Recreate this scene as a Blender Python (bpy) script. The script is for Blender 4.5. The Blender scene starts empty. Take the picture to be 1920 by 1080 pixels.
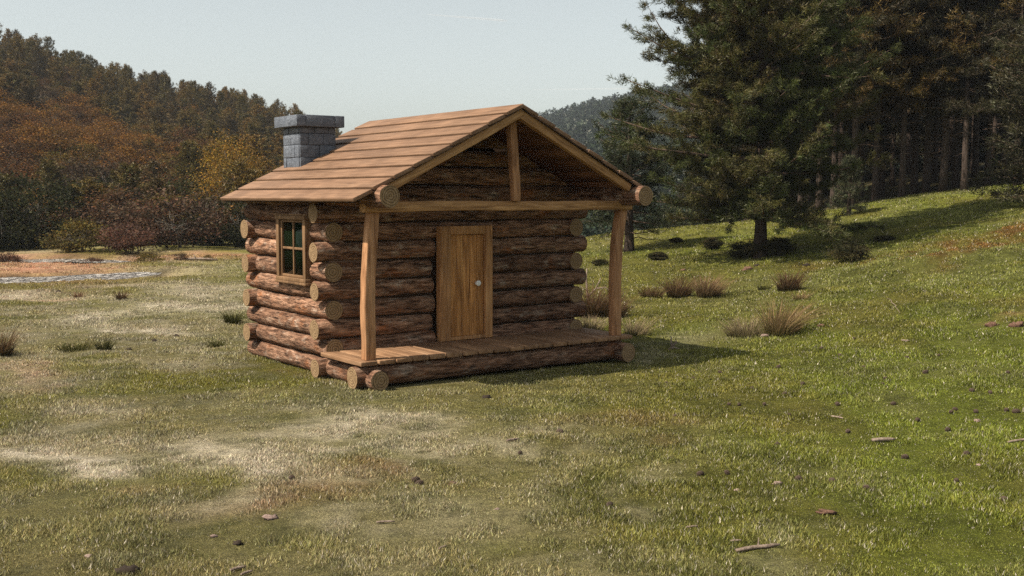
import bpy, math, random
import numpy as np
from mathutils import Vector, Matrix, Euler

S = bpy.context.scene
COL = S.collection
R = math.radians
rng = np.random.default_rng(7)
random.seed(7)

# ------------------------------------------------------------------ camera
CAM_H, FPX, PITCH = 2.7, 2032.7, R(4.8555)
cam_d = bpy.data.cameras.new('camera')
cam = bpy.data.objects.new('camera', cam_d); COL.objects.link(cam)
cam.location = (0, 0, CAM_H)
cam.rotation_euler = (R(90) - PITCH, 0, 0)
cam_d.lens = 36 * FPX / 1920; cam_d.sensor_width = 36
cam_d.clip_start = .1; cam_d.clip_end = 9000
S.camera = cam

# ------------------------------------------------------------------ world and sun
SUN_AZ, SUN_EL = R(-116), R(52)          # azimuth from +Y, positive to the right
to_sun = Vector((math.sin(SUN_AZ) * math.cos(SUN_EL), math.cos(SUN_AZ) * math.cos(SUN_EL), math.sin(SUN_EL)))
sl = bpy.data.lights.new('sun', 'SUN'); sl.energy = 4.6; sl.angle = R(.5); sl.color = (1, .91, .78)
so = bpy.data.objects.new('sun', sl); COL.objects.link(so)
so.rotation_euler = to_sun.to_track_quat('Z', 'Y').to_euler(); so.location = (-30, 5, 40)
W = bpy.data.worlds.new('World'); S.world = W; W.use_nodes = True
nt = W.node_tree; nt.nodes.clear()
sky = nt.nodes.new('ShaderNodeTexSky'); sky.sky_type = 'NISHITA'; sky.sun_disc = False
sky.sun_elevation = SUN_EL; sky.sun_rotation = SUN_AZ
sky.air_density = 1.0; sky.dust_density = 3.6; sky.ozone_density = 1.0; sky.altitude = 800
hs = nt.nodes.new('ShaderNodeHueSaturation'); hs.inputs['Saturation'].default_value = .42
bg = nt.nodes.new('ShaderNodeBackground'); bg.inputs[1].default_value = .096
ow = nt.nodes.new('ShaderNodeOutputWorld')
nt.links.new(sky.outputs[0], hs.inputs['Color']); gr = nt.nodes.new('ShaderNodeMix'); gr.data_type = 'RGBA'; gr.blend_type = 'MULTIPLY'; gr.inputs[0].default_value = 1; gr.inputs[7].default_value = (1.0, 1.0, .90, 1); nt.links.new(hs.outputs[0], gr.inputs[6]); nt.links.new(gr.outputs[2], bg.inputs[0]); nt.links.new(bg.outputs[0], ow.inputs[0])
S.view_settings.view_transform = 'Standard'; S.view_settings.look = 'None'
S.view_settings.exposure = .80; S.view_settings.gamma = 1
S.render.engine = 'CYCLES'
S.cycles.use_denoising = False; S.cycles.max_bounces = 6; S.cycles.diffuse_bounces = 3; S.cycles.glossy_bounces = 2
S.cycles.transmission_bounces = 3; S.cycles.transparent_max_bounces = 4

# ------------------------------------------------------------------ object helpers
def tag(o, label=None, cat=None, group=None, kind=None):
    if label: o['label'] = label
    if cat: o['category'] = cat
    if group: o['group'] = group
    if kind: o['kind'] = kind
    return o
def empty(name, loc, rz=0, sc=1):
    o = bpy.data.objects.new(name, None); COL.objects.link(o)
    o.location = loc; o.rotation_euler = (0, 0, rz); o.scale = (sc,) * 3
    o.empty_display_size = .2
    return o
def copy_tree(o, parent=None):
    c = o.copy(); COL.objects.link(c); c.parent = parent
    for ch in list(o.children):
        copy_tree(ch, c)
    return c

class MB:
    """collects vertices and faces, builds ONE mesh object"""
    def __init__(s): s.v = []; s.t = []; s.q = []; s.tm = []; s.qm = []; s.c = []; s.n = 0
    def add(s, v, tris=None, quads=None, m=0, c=None):
        v = np.asarray(v, np.float32).reshape(-1, 3); k = s.n
        s.v.append(v); s.n += len(v)
        if tris is not None and len(tris):
            t = np.asarray(tris, np.int64).reshape(-1, 3) + k; s.t.append(t); s.tm.append(np.full(len(t), m))
        if quads is not None and len(quads):
            q = np.asarray(quads, np.int64).reshape(-1, 4) + k; s.q.append(q); s.qm.append(np.full(len(q), m))
        if c is None: c = np.ones((len(v), 3))
        c = np.asarray(c, np.float32)
        if c.ndim == 1: c = np.tile(c, (len(v), 1))
        s.c.append(c)
    def tube(s, P, rad, n=6, m=0, c=None, cap=True):
        P = np.asarray(P, float); rad = np.broadcast_to(np.asarray(rad, float), (len(P),))
        T = np.gradient(P, axis=0); T /= np.linalg.norm(T, axis=1)[:, None] + 1e-9
        a = np.array([0, 0, 1.]) if abs(T[0][2]) < .9 else np.array([1., 0, 0])
        N1 = np.cross(T, a); N1 /= np.linalg.norm(N1, axis=1)[:, None] + 1e-9
        N2 = np.cross(T, N1)
        th = np.arange(n) * 2 * np.pi / n
        V = P[:, None, :] + rad[:, None, None] * (np.cos(th)[None, :, None] * N1[:, None, :] + np.sin(th)[None, :, None] * N2[:, None, :])
        i = np.arange(len(P) - 1)[:, None] * n; j = np.arange(n)[None, :]; j2 = (j + 1) % n
        Q = np.stack([i + j, i + j2, i + n + j2, i + n + j], -1).reshape(-1, 4)
        V = V.reshape(-1, 3); tr = []
        if cap:
            V = np.vstack([V, P[:1], P[-1:]]); a0 = len(P) * n; e0 = (len(P) - 1) * n
            for k in range(n):
                tr.append((a0, (k + 1) % n, k)); tr.append((a0 + 1, e0 + k, e0 + (k + 1) % n))
        s.add(V, tr, Q, m, c)
    def box(s, x0, x1, y0, y1, z0, z1, m=0, c=None):
        v = [(x, y, z) for z in (z0, z1) for y in (y0, y1) for x in (x0, x1)]
        s.add(v, None, [(0, 2, 3, 1), (4, 5, 7, 6), (0, 1, 5, 4), (2, 6, 7, 3), (0, 4, 6, 2), (1, 3, 7, 5)], m, c)
    def prism(s, poly, y0, y1, m=0):
        """poly in XZ, extruded along Y"""
        n = len(poly)
        v = [(x, y0, z) for x, z in poly] + [(x, y1, z) for x, z in poly]
        q = [(k, (k + 1) % n, n + (k + 1) % n, n + k) for k in range(n)]
        t = [(0, k + 1, k) for k in range(1, n - 1)] + [(n, n + k, n + k + 1) for k in range(1, n - 1)]
        s.add(v, t, q, m)
    def build(s, name, mats, parent=None, smooth=False, bevel=0, loc=None, rot=None):
        V = np.concatenate(s.v) if s.v else np.zeros((0, 3), np.float32)
        T = np.concatenate(s.t) if s.t else np.zeros((0, 3), np.int64)
        Q = np.concatenate(s.q) if s.q else np.zeros((0, 4), np.int64)
        me = bpy.data.meshes.new(name)
        me.vertices.add(len(V)); me.vertices.foreach_set('co', V.astype(np.float32).ravel())
        me.loops.add(T.size + Q.size)
        me.loops.foreach_set('vertex_index', np.concatenate([T.ravel(), Q.ravel()]).astype(np.int32))
        me.polygons.add(len(T) + len(Q))
        st = np.concatenate([np.arange(len(T)) * 3, len(T) * 3 + np.arange(len(Q)) * 4]).astype(np.int32)
        me.polygons.foreach_set('loop_start', st)
        mi = np.concatenate(s.tm + s.qm) if (s.tm or s.qm) else np.zeros(0)
        me.polygons.foreach_set('material_index', mi.astype(np.int32))
        if smooth: me.polygons.foreach_set('use_smooth', np.ones(len(T) + len(Q), bool))
        me.update(calc_edges=True)
        ca = me.color_attributes.new('tint', 'FLOAT_COLOR', 'POINT')
        C = np.concatenate(s.c); C4 = np.ones((len(C), 4), np.float32); C4[:, :3] = C
        ca.data.foreach_set('color', C4.ravel())
        for m in (mats if isinstance(mats, (list, tuple)) else [mats]): me.materials.append(m)
        o = bpy.data.objects.new(name, me); COL.objects.link(o)
        if parent is not None: o.parent = parent
        if loc is not None: o.location = loc
        if rot is not None: o.rotation_euler = rot
        if bevel:
            b = o.modifiers.new('bevel', 'BEVEL'); b.width = bevel; b.segments = 2; b.limit_method = 'ANGLE'; b.angle_limit = R(35)
        return o

# ------------------------------------------------------------------ numpy noise
def _h(ix, iy, seed):
    h = (ix.astype(np.int64) * 374761393 + iy.astype(np.int64) * 668265263 + seed * 974711) & 0xffffffff
    h = ((h ^ (h >> 13)) * 1274126177) & 0xffffffff
    return ((h ^ (h >> 16)) & 0xffff) / 65535.0
def vnoise(x, y, seed):
    ix = np.floor(x); iy = np.floor(y); fx = x - ix; fy = y - iy
    fx = fx * fx * (3 - 2 * fx); fy = fy * fy * (3 - 2 * fy)
    a = _h(ix, iy, seed); b = _h(ix + 1, iy, seed); c = _h(ix, iy + 1, seed); d = _h(ix + 1, iy + 1, seed)
    return (a * (1 - fx) + b * fx) * (1 - fy) + (c * (1 - fx) + d * fx) * fy
def fbm(x, y, sc, octv=4, seed=1, gain=.5):
    s = 0; a = 1; t = 0
    for k in range(octv):
        s = s + a * vnoise(x / sc * 2 ** k + 17.3 * k, y / sc * 2 ** k - 9.1 * k, seed + k); t += a; a *= gain
    return s / t
def sst(x, a, b):
    t = np.clip((x - a) / (b - a), 0, 1); return t * t * (3 - 2 * t)

# ------------------------------------------------------------------ terrain
PHY = 540 - FPX * math.tan(PITCH)
def wpt(px, py, d):
    """point seen at (px,py) of the photo, d metres out along +Y"""
    sp, cp = math.sin(PITCH), math.cos(PITCH)
    a = (px - 960) / FPX; b = (540 - py) / FPX
    D = np.array([a, cp + sp * b, -sp + cp * b]); return np.array([0, 0, CAM_H]) + D * d / D[1]
CP = [wpt(*p) for p in ((1920, 620, 18), (1900, 480, 27), (1700, 540, 24), (1597, 490, 31), (1425, 482, 34), (1800, 700, 15.4), (1478, 545, 27),
                        (1920, 395, 35), (1840, 432, 32), (1600, 388, 46), (1750, 368, 46), (1400, 427, 44), (1300, 427, 46), (1240, 434, 46), (1180, 470, 39),
                        (1090, 449, 44), (1290, 556, 28), (1660, 470, 32), (1560, 440, 37), (1210, 500, 34), (1920, 350, 44))]
CP += [np.array(p, float) for p in ((0, 0, 0), (-4, 8, 0), (4, 8, 0), (0, 12, 0), (-4, 16, 0), (3, 15, 0), (-1, 20, 0), (3, 21, 0), (-6, 22, 0), (6, 12, .05),
      (5, 18, .03), (-14, 28, 0), (-10, 36, 0), (-20, 40, -.05), (-28, 52, 0), (-14, 52, 0), (-2, 45, .1), (-4, 30, 0), (2, 29, .1), (-16, 14, 0), (-12, 4, 0),
      (0, -30, 0), (-40, -20, 0), (40, -20, 1.2), (16, 5, .6), (-45, 30, 0), (30, 25, 2.6), (45, 45, 5), (34, 62, 4.2), (20, 66, 3.2), (8, 60, -1.5), (2, 62, -2),
      (12, 80, -2.5), (-6, 66, -1), (-30, 80, .5), (50, 90, 7), (-60, 60, .5), (25, 90, 2.5), (-2, 100, -3), (70, 30, 6), (-80, 0, 0))]
CP = np.array(CP)
def _tps(d): return d * d * np.log(d + 1e-6)
_n = len(CP); _K = _tps(np.hypot(CP[:, None, 0] - CP[None, :, 0], CP[:, None, 1] - CP[None, :, 1])) + np.eye(_n) * 2.0
_P = np.c_[np.ones(_n), CP[:, :2]]
_sol = np.linalg.solve(np.block([[_K, _P], [_P.T, np.zeros((3, 3))]]), np.r_[CP[:, 2], 0, 0, 0])
# the river runs along this line on the left
RIV = np.array([(-34, 27), (-22, 33.2), (-16.6, 35.6), (-14.6, 36.8), (-13.6, 38.4), (-13.2, 39.6)], float)
RIV2 = np.array([(-40, 41), (-26, 45.3), (-22, 47), (-19, 47.6), (-16.5, 46.2)], float)
def seg_d(x, y, L):
    best = np.full(np.shape(x), 1e9)
    for (ax, ay), (bx, by) in zip(L[:-1], L[1:]):
        dx, dy = bx - ax, by - ay
        t = np.clip(((x - ax) * dx + (y - ay) * dy) / (dx * dx + dy * dy), 0, 1)
        best = np.minimum(best, np.hypot(x - ax - t * dx, y - ay - t * dy))
    return best
def zbase(x, y):
    x = np.asarray(x, float); y = np.asarray(y, float); z = np.zeros(x.shape)
    xc = np.clip(x, -80, 70); yc = np.clip(y, -30, 100)
    for k in range(_n):
        z += _sol[k] * _tps(np.hypot(xc - CP[k, 0], yc - CP[k, 1]))
    z += _sol[_n] + _sol[_n + 1] * xc + _sol[_n + 2] * yc
    z = np.clip(z, -4, 9)
    far = sst(np.hypot(x, y - 20), 85, 170)
    return z * (1 - far) + (-3) * far
def zg(x, y):
    x = np.asarray(x, float); y = np.asarray(y, float)
    z = zbase(x, y)
    flat = 1 - np.exp(-(((x + 0) / 5.5) ** 2 + ((y - 16.5) / 5.5) ** 2) ** 2)     # level under the cabin
    z += (fbm(x, y, 3.0, 3, 5) - .5) * .16 * flat + (fbm(x, y, .7, 3, 11) - .5) * .085 * (.35 + .65 * flat)
    z += (fbm(x, y, 9, 2, 23) - .5) * .3 * flat * sst(np.hypot(x, y), 14, 34)
    z += .24 * np.exp(-(((x - 10.9 + .25 * (y - 27.6)) / 2.3) ** 2 + ((y - 27.6) / .9) ** 2)) * (.6 + .8 * fbm(x, y, .5, 2, 99))      # earthy bank on the slope
    d = seg_d(x, y, RIV); z -= .30 * (1 - sst(d, 1.1, 2.6))
    d = seg_d(x, y, RIV2); z -= .35 * (1 - sst(d, .7, 1.8))
    return z
def gp(px, py):
    """ground point seen at a photo pixel"""
    f = lambda d: (lambda w: w[2] - float(zg(w[0], w[1])))(wpt(px, py, d))
    d = 5.0
    while d < 90 and f(d) > 0: d += .35
    lo, hi = d - .35, d
    for _ in range(14):
        m = (lo + hi) / 2
        if f(m) > 0: lo = m
        else: hi = m
    w = wpt(px, py, hi); return np.array([w[0], w[1], float(zg(w[0], w[1]))])

# patch masks: (px, py, half width px, half height px) in the photo become ground ellipses
def patch(x, y, lst):
    m = np.zeros(np.shape(x))
    for (px, py, hw, hh, a) in lst:
        c = gp(px, py); e = gp(px + hw, py); f_ = gp(px, py - hh)
        rx = max(abs(e[0] - c[0]), .1); ry = max(f_[1] - c[1], .1)
        sk = (c[0] / c[1])                                   # ellipse lies along the line of sight
        dx = (x - c[0]) - sk * (y - c[1]); dy = (y - c[1])
        m = np.maximum(m, a * np.exp(-((dx / rx) ** 2 + (dy / ry) ** 2)))
    return m
PALE = [(100, 850, 170, 34, .9), (440, 845, 130, 30, 1), (600, 815, 130, 22, 1), (730, 800, 130, 22, .8), (880, 815, 140, 26, .55), (200, 595, 90, 14, 1), (280, 620, 110, 14, .9),
        (90, 555, 130, 9, .7), (330, 575, 150, 16, .8), (250, 680, 60, 16, .5), (120, 790, 60, 50, .35), (380, 545, 110, 14, .7), (300, 510, 150, 10, .35), (100, 620, 120, 20, .3),
        (560, 900, 120, 26, .45), (760, 850, 60, 26, .4), (600, 1000, 90, 30, .4), (820, 960, 200, 60, .28), (1000, 900, 150, 50, .28), (640, 1060, 140, 40, .3), (1330, 930, 90, 40, .3),
        (1290, 640, 100, 16, .3), (1230, 665, 50, 20, .4), (1100, 1060, 200, 40, .2), (1500, 1060, 120, 30, .2), (50, 700, 160, 40, .25)]
RUST = [(410, 476, 90, 4, .9), (300, 486, 60, 6, .6), (80, 505, 170, 22, 1), (0, 485, 200, 12, .9), (230, 490, 80, 10, .7), (360, 480, 150, 6, .8), (590, 925, 90, 26, .26), (620, 880, 100, 22, .2), (1890, 590, 40, 8, .2),
        (1910, 560, 30, 8, .2), (700, 870, 60, 20, .3), (1160, 800, 120, 20, .2), (30, 690, 60, 20, .3), (230, 920, 60, 20, .2), (1850, 600, 50, 10, .4), (90, 560, 60, 6, .5), (600, 700, 60, 12, .2)]
LUSH = [(180, 960, 260, 70, .55), (420, 1010, 160, 40, .45), (520, 760, 160, 36, .6), (300, 735, 200, 26, .45), (700, 930, 120, 26, .35), (60, 760, 90, 20, .4), (960, 1010, 120, 30, .35), (640, 860, 60, 12, .4), (1700, 720, 400, 60, .9), (1500, 800, 300, 60, .7), (1600, 560, 300, 60, .7), (1400, 450, 300, 30, .8), (1200, 470, 200, 20, .8), (1850, 900, 200, 100, .6), (1250, 860, 150, 50, .4),
        (400, 650, 60, 20, .6), (150, 650, 120, 16, .35), (1000, 760, 200, 20, .5), (450, 505, 60, 10, .5), (1800, 420, 160, 20, .7), (1300, 620, 200, 30, .6), (420, 680, 40, 14, .5)]
BANK = [(1760, 474, 95, 20, 1), (1680, 485, 60, 16, 1), (1835, 464, 70, 14, .9), (1905, 435, 50, 16, .9), (1620, 490, 50, 8, .5), (1500, 505, 60, 8, .3)]
def ground_color(x, y):
    n1 = fbm(x, y, 1.7, 4, 31); n2 = fbm(x, y, .45, 3, 41); n3 = fbm(x, y, 5.5, 3, 51); n4 = fbm(x, y, .16, 2, 61); n5 = fbm(x, y, .9, 2, 66)
    w1 = x + (fbm(x, y, 1.3, 4, 71, .6) - .5) * 2.6; w2 = y + (fbm(x, y, 1.3, 4, 77, .6) - .5) * 3.4
    pale = patch(w1, w2, PALE); rust = patch(w1, w2, RUST); lush = patch(w1, w2, LUSH)
    az = x / np.maximum(y, 1)
    lush = np.maximum(lush * .9, sst(az, .02, .40) * .75) * sst(n1, .25, .6)
    left = 1 - sst(az, -.35, .15)
    dry = np.clip(sst(n1 + (n3 - .5) * .6 + left * .10, .46, .68) * (.20 + .35 * left), 0, 1)
    pale = np.clip(pale * (.35 + 1.1 * n2) + .42 * sst(n1 * .4 + n4 * .35 + n2 * .25, .52, .66) * left * sst(y, 9, 17) + .22 * sst(n2 * .5 + n4 * .5, .54, .68) * left, 0, 1)
    C = np.empty(np.shape(x) + (3,))
    olive = np.array((.200, .182, .036)); green = np.array((.172, .208, .024)); straw = np.array((.33, .27, .14)); pl = np.array((.60, .52, .40)); ru = np.array((.40, .205, .125)); dk = np.array((.062, .068, .012))
    def mix(C, c, a): return C * (1 - a[..., None]) + c * a[..., None]
    C[...] = olive
    C = mix(C, green, np.clip(lush, 0, 1)); C = mix(C, straw, dry)
    tuft = sst(n2 * .40 + n4 * .45 + n5 * .15, .48, .62); C = mix(C, dk, .58 * tuft); pale = pale * (1 - .6 * tuft)
    pale = pale * (1 - .55 * np.clip(patch(w1, w2, LUSH), 0, 1)); C = mix(C, pl, pale); C = mix(C, ru * (.45 + 1.1 * n4)[..., None], np.clip(rust * (.4 + 1.0 * n2), 0, .95))
    bk = patch(w1, w2, BANK)
    C = mix(C, np.array((.19, .095, .022)) * (.25 + 1.4 * n4)[..., None], np.clip(bk * (.7 + 1.2 * n2), 0, .95))
    dkb = np.exp(-(seg_d(x, y, RIV + np.array((-.3, 2.0))) / .42) ** 2) * .9 + np.exp(-(seg_d(x, y, RIV2 + np.array((-.3, 1.7))) / .35) ** 2) * .5  # undercut shade painted as a dark line along the far banks
    C = mix(C, np.array((.03, .02, .014)), np.clip(dkb, 0, 1) * sst(n2, .3, .5) * (x < -11))
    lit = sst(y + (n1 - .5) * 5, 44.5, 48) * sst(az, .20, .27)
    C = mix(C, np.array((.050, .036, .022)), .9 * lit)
    C *= (.82 + .36 * n4)[..., None]
    return C, pale, rust

# ------------------------------------------------------------------ material helpers
class NB:
    def __init__(s, name):
        s.m = bpy.data.materials.new(name); s.m.use_nodes = True; s.t = s.m.node_tree; s.t.nodes.clear()
        s.out = s.t.nodes.new('ShaderNodeOutputMaterial')
    def n(s, typ, ins=None, **kw):
        d = s.t.nodes.new('ShaderNode' + typ)
        for k, v in kw.items(): setattr(d, k, v)
        for k, v in (ins or {}).items():
            if isinstance(v, tuple) and len(v) == 2 and hasattr(v[0], 'outputs'): s.t.links.new(v[0].outputs[v[1]], d.inputs[k])
            elif hasattr(v, 'outputs'): s.t.links.new(v.outputs[0], d.inputs[k])
            else: d.inputs[k].default_value = v
        return d
    def ramp(s, fac, stops, interp='LINEAR'):
        d = s.n('ValToRGB', {'Fac': fac}); r = d.color_ramp; r.interpolation = interp
        while len(r.elements) < len(stops): r.elements.new(.5)
        for e, (p, c) in zip(r.elements, stops):
            e.position = p; e.color = (*c, 1) if len(c) == 3 else c
        return d
    def mix(s, fac, a, b, blend='MIX'):
        d = s.t.nodes.new('ShaderNodeMix'); d.data_type = 'RGBA'; d.blend_type = blend
        for k, v in ((0, fac), (6, a), (7, b)):
            if isinstance(v, tuple) and len(v) == 2 and hasattr(v[0], 'outputs'): s.t.links.new(v[0].outputs[v[1]], d.inputs[k])
            elif hasattr(v, 'outputs'): s.t.links.new(v.outputs[2 if v.bl_idname == 'ShaderNodeMix' else 0], d.inputs[k])
            else: d.inputs[k].default_value = v if k == 0 else (*v, 1)
        return d
    def done(s, sh, disp=None):
        s.t.links.new(sh.outputs[0], s.out.inputs[0]); return s.m
def mo(d): return (d, 2)          # colour output of a Mix node
def C3(*c): return tuple(c)

def m_ground():
    b = NB('meadow_ground'); at = b.n('Attribute', attribute_name='tint'); g = b.n('NewGeometry')
    n1 = b.n('TexNoise', {'Vector': (g, 'Position'), 'Scale': 9.0, 'Detail': 8.0, 'Roughness': .75})
    n2 = b.n('TexNoise', {'Vector': (g, 'Position'), 'Scale': 45.0, 'Detail': 4.0, 'Roughness': .7})
    r1 = b.ramp(n1, [(.3, (.45, .45, .45)), (.7, (1.45, 1.45, 1.45))]); r2 = b.ramp(n2, [(.3, (.55, .55, .55)), (.72, (1.4, 1.4, 1.4))])
    c = b.mix(1.0, (at, 0), r1, 'MULTIPLY'); c = b.mix(1.0, mo(c), r2, 'MULTIPLY')
    h = b.n('Math', {0: n1, 1: n2}, operation='ADD')
    bp = b.n('Bump', {'Height': h, 'Strength': .9, 'Distance': .06})
    p = b.n('BsdfPrincipled', {'Base Color': mo(c), 'Roughness': .95, 'Specular IOR Level': .1, 'Normal': bp})
    return b.done(p)
def m_leaf(name, trans=.3, spec=.0, rough=.6):
    b = NB(name); at = b.n('Attribute', attribute_name='tint')
    d = b.n('BsdfDiffuse', {'Color': (at, 0)}); t = b.n('BsdfTranslucent', {'Color': (at, 0)})
    mx = b.n('MixShader', {0: trans, 1: d, 2: t})
    if spec:
        gl = b.n('BsdfGlossy', {'Color': (1, .95, .85, 1), 'Roughness': rough}); mx = b.n('MixShader', {0: spec, 1: mx, 2: gl})
    return b.done(mx)
def m_bark_tree(name, c0, c1):
    b = NB(name); tc = b.n('TexCoord')
    mp = b.n('Mapping', {'Vector': (tc, 'Object'), 'Scale': (9, 9, 2.2)})
    n = b.n('TexNoise', {'Vector': mp, 'Scale': 1.6, 'Detail': 6.0, 'Roughness': .7})
    r = b.ramp(n, [(.3, c0), (.7, c1)])
    bp = b.n('Bump', {'Height': n, 'Strength': .8, 'Distance': .05})
    return b.done(b.n('BsdfPrincipled', {'Base Color': r, 'Roughness': .9, 'Specular IOR Level': .15, 'Normal': bp}))
def m_log():
    b = NB('log_bark'); tc = b.n('TexCoord'); oi = b.n('ObjectInfo')
    off = b.n('VectorMath', {0: (oi, 'Random'), 1: (37.0, 11.0, 23.0)}, operation='MULTIPLY')
    va = b.n('VectorMath', {0: (tc, 'Object'), 1: off}, operation='ADD')
    m1 = b.n('Mapping', {'Vector': va, 'Scale': (2.2, 13, 13)}); m2 = b.n('Mapping', {'Vector': va, 'Scale': (3.0, 6.5, 6.5)}); m3 = b.n('Mapping', {'Vector': va, 'Scale': (4.5, 25, 25)})
    n1 = b.n('TexNoise', {'Vector': m1, 'Scale': 1.3, 'Detail': 7.0, 'Roughness': .7, 'Distortion': .5})
    n2 = b.n('TexNoise', {'Vector': m2, 'Scale': 1.15, 'Detail': 5.0, 'Roughness': .62, 'Distortion': .25})
    n3 = b.n('TexNoise', {'Vector': m3, 'Scale': 1.0, 'Detail': 4.0, 'Roughness': .75})
    n4 = b.n('TexNoise', {'Vector': m2, 'Scale': .55, 'Detail': 4.0, 'Roughness': .6})
    base = b.ramp(n1, [(.30, (.016, .008, .004)), (.42, (.135, .068, .040)), (.56, (.275, .152, .094)), (.75, (.42, .275, .19))])
    rust = b.ramp(n4, [(.57, (0, 0, 0)), (.68, (.75, .75, .75))]); lich = b.ramp(n2, [(.56, (0, 0, 0)), (.68, (.75, .75, .75))])
    c = b.mix((rust, 0), (base, 0), (.26, .095, .032)); c = b.mix((lich, 0), mo(c), (.40, .31, .24))
    fine = b.ramp(n3, [(.34, (.22, .20, .18)), (.60, (1.35, 1.35, 1.35))]); c = b.mix(1.0, mo(c), fine, 'MULTIPLY')
    ov = b.n('MapRange', {0: (oi, 'Random'), 1: 0.0, 2: 1.0, 3: .78, 4: 1.3}); oc = b.n('CombineXYZ', {0: ov, 1: ov, 2: ov}); c = b.mix(1.0, mo(c), oc, 'MULTIPLY')
    h = b.n('Math', {0: n1, 1: n3}, operation='ADD'); h = b.n('Math', {0: h, 1: n2}, operation='ADD')
    bp = b.n('Bump', {'Height': h, 'Strength': 1.0, 'Distance': .05})
    return b.done(b.n('BsdfPrincipled', {'Base Color': mo(c), 'Roughness': .88, 'Specular IOR Level': .2, 'Normal': bp}))
def m_cut():
    b = NB('cut_log_end'); tc = b.n('TexCoord'); oi = b.n('ObjectInfo'); sx = b.n('SeparateXYZ', {0: (tc, 'Object')})
    nd = b.n('TexNoise', {'Vector': (tc, 'Object'), 'Scale': 7.0, 'Detail': 3.0}); ndm = b.n('Math', {0: nd, 1: .05}, operation='MULTIPLY')
    oy = b.n('Math', {0: (oi, 'Random'), 1: .05, 2: -.02}, operation='MULTIPLY_ADD')
    y = b.n('Math', {0: (sx, 'Y'), 1: oy}, operation='ADD')
    y2 = b.n('Math', {0: y, 1: 2.0}, operation='POWER'); z2 = b.n('Math', {0: (sx, 'Z'), 1: 2.0}, operation='POWER')
    y2 = b.n('Math', {0: y, 1: y}, operation='MULTIPLY'); z2 = b.n('Math', {0: (sx, 'Z'), 1: (sx, 'Z')}, operation='MULTIPLY')
    r = b.n('Math', {0: y2, 1: z2}, operation='ADD'); r = b.n('Math', {0: r}, operation='SQRT'); r = b.n('Math', {0: r, 1: ndm}, operation='ADD')
    ph = b.n('Math', {0: r, 1: 175.0}, operation='MULTIPLY'); s = b.n('Math', {0: ph}, operation='SINE')
    rings = b.ramp(s, [(.0, (1.08, 1.08, 1.08)), (.62, (.92, .9, .88)), (.95, (.30, .27, .22))])
    an = b.n('Math', {0: (sx, 'Z'), 1: y}, operation='ARCTAN2'); an = b.n('Math', {0: an, 1: 3.5}, operation='MULTIPLY'); 
    cr = b.n('TexNoise', {'W': an, 'Scale': 1.3, 'Detail': 3.0, 'Roughness': .8}, noise_dimensions='1D')
    cra = b.ramp(cr, [(.33, (.22, .18, .14)), (.38, (1, 1, 1))])
    nn = b.n('TexNoise', {'Vector': (tc, 'Object'), 'Scale': 16.0, 'Detail': 5.0})
    base = b.ramp(nn, [(.3, (.185, .118, .062)), (.7, (.285, .192, .105))])
    c = b.mix(1.0, base, rings, 'MULTIPLY'); c = b.mix(1.0, mo(c), cra, 'MULTIPLY')
    return b.done(b.n('BsdfPrincipled', {'Base Color': mo(c), 'Roughness': .85, 'Specular IOR Level': .2}))
def m_wood(name, dark, mid, light, axis=0, sc=1.0, knots=True, bump=.35, rough=.75):
    """grain runs along the given local axis; each plank differs by the tint attribute"""
    b = NB(name); tc = b.n('TexCoord'); at = b.n('Attribute', attribute_name='tint')
    off = b.n('VectorMath', {0: (at, 'Color'), 1: (19.0, 31.0, 27.0)}, operation='MULTIPLY')
    va = b.n('VectorMath', {0: (tc, 'Object'), 1: off}, operation='ADD')
    s1 = [11 * sc] * 3; s1[axis] = .9 * sc; s2 = [55 * sc] * 3; s2[axis] = 2.5 * sc
    m1 = b.n('Mapping', {'Vector': va, 'Scale': tuple(s1)}); m2 = b.n('Mapping', {'Vector': va, 'Scale': tuple(s2)})
    n1 = b.n('TexNoise', {'Vector': m1, 'Scale': 1.0, 'Detail': 6.0, 'Roughness': .62, 'Distortion': 1.6 if knots else .5})
    n2 = b.n('TexNoise', {'Vector': m2, 'Scale': 1.0, 'Detail': 4.0, 'Roughness': .7})
    n3 = b.n('TexNoise', {'Vector': va, 'Scale': 2.2, 'Detail': 2.0})
    r1 = b.ramp(n1, [(.28, dark), (.5, mid), (.74, light)])
    r2 = b.ramp(n2, [(.33, (.62, .58, .54)), (.6, (1.12, 1.12, 1.12))]); r3 = b.ramp(n3, [(.35, (.84, .83, .82)), (.65, (1.12, 1.12, 1.12))])
    c = b.mix(1.0, r1, r2, 'MULTIPLY'); c = b.mix(1.0, mo(c), r3, 'MULTIPLY')
    sv = b.n('SeparateXYZ', {0: (at, 'Color')}); br = b.n('MapRange', {0: (sv, 'X'), 1: 0.0, 2: 1.0, 3: .8, 4: 1.15})
    cc = b.n('CombineXYZ', {0: br, 1: br, 2: br}); c = b.mix(1.0, mo(c), cc, 'MULTIPLY')
    h = b.n('Math', {0: n1, 1: n2}, operation='ADD'); bp = b.n('Bump', {'Height': h, 'Strength': bump, 'Distance': .012})
    return b.done(b.n('BsdfPrincipled', {'Base Color': mo(c), 'Roughness': rough, 'Specular IOR Level': .3, 'Normal': bp}))
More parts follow.
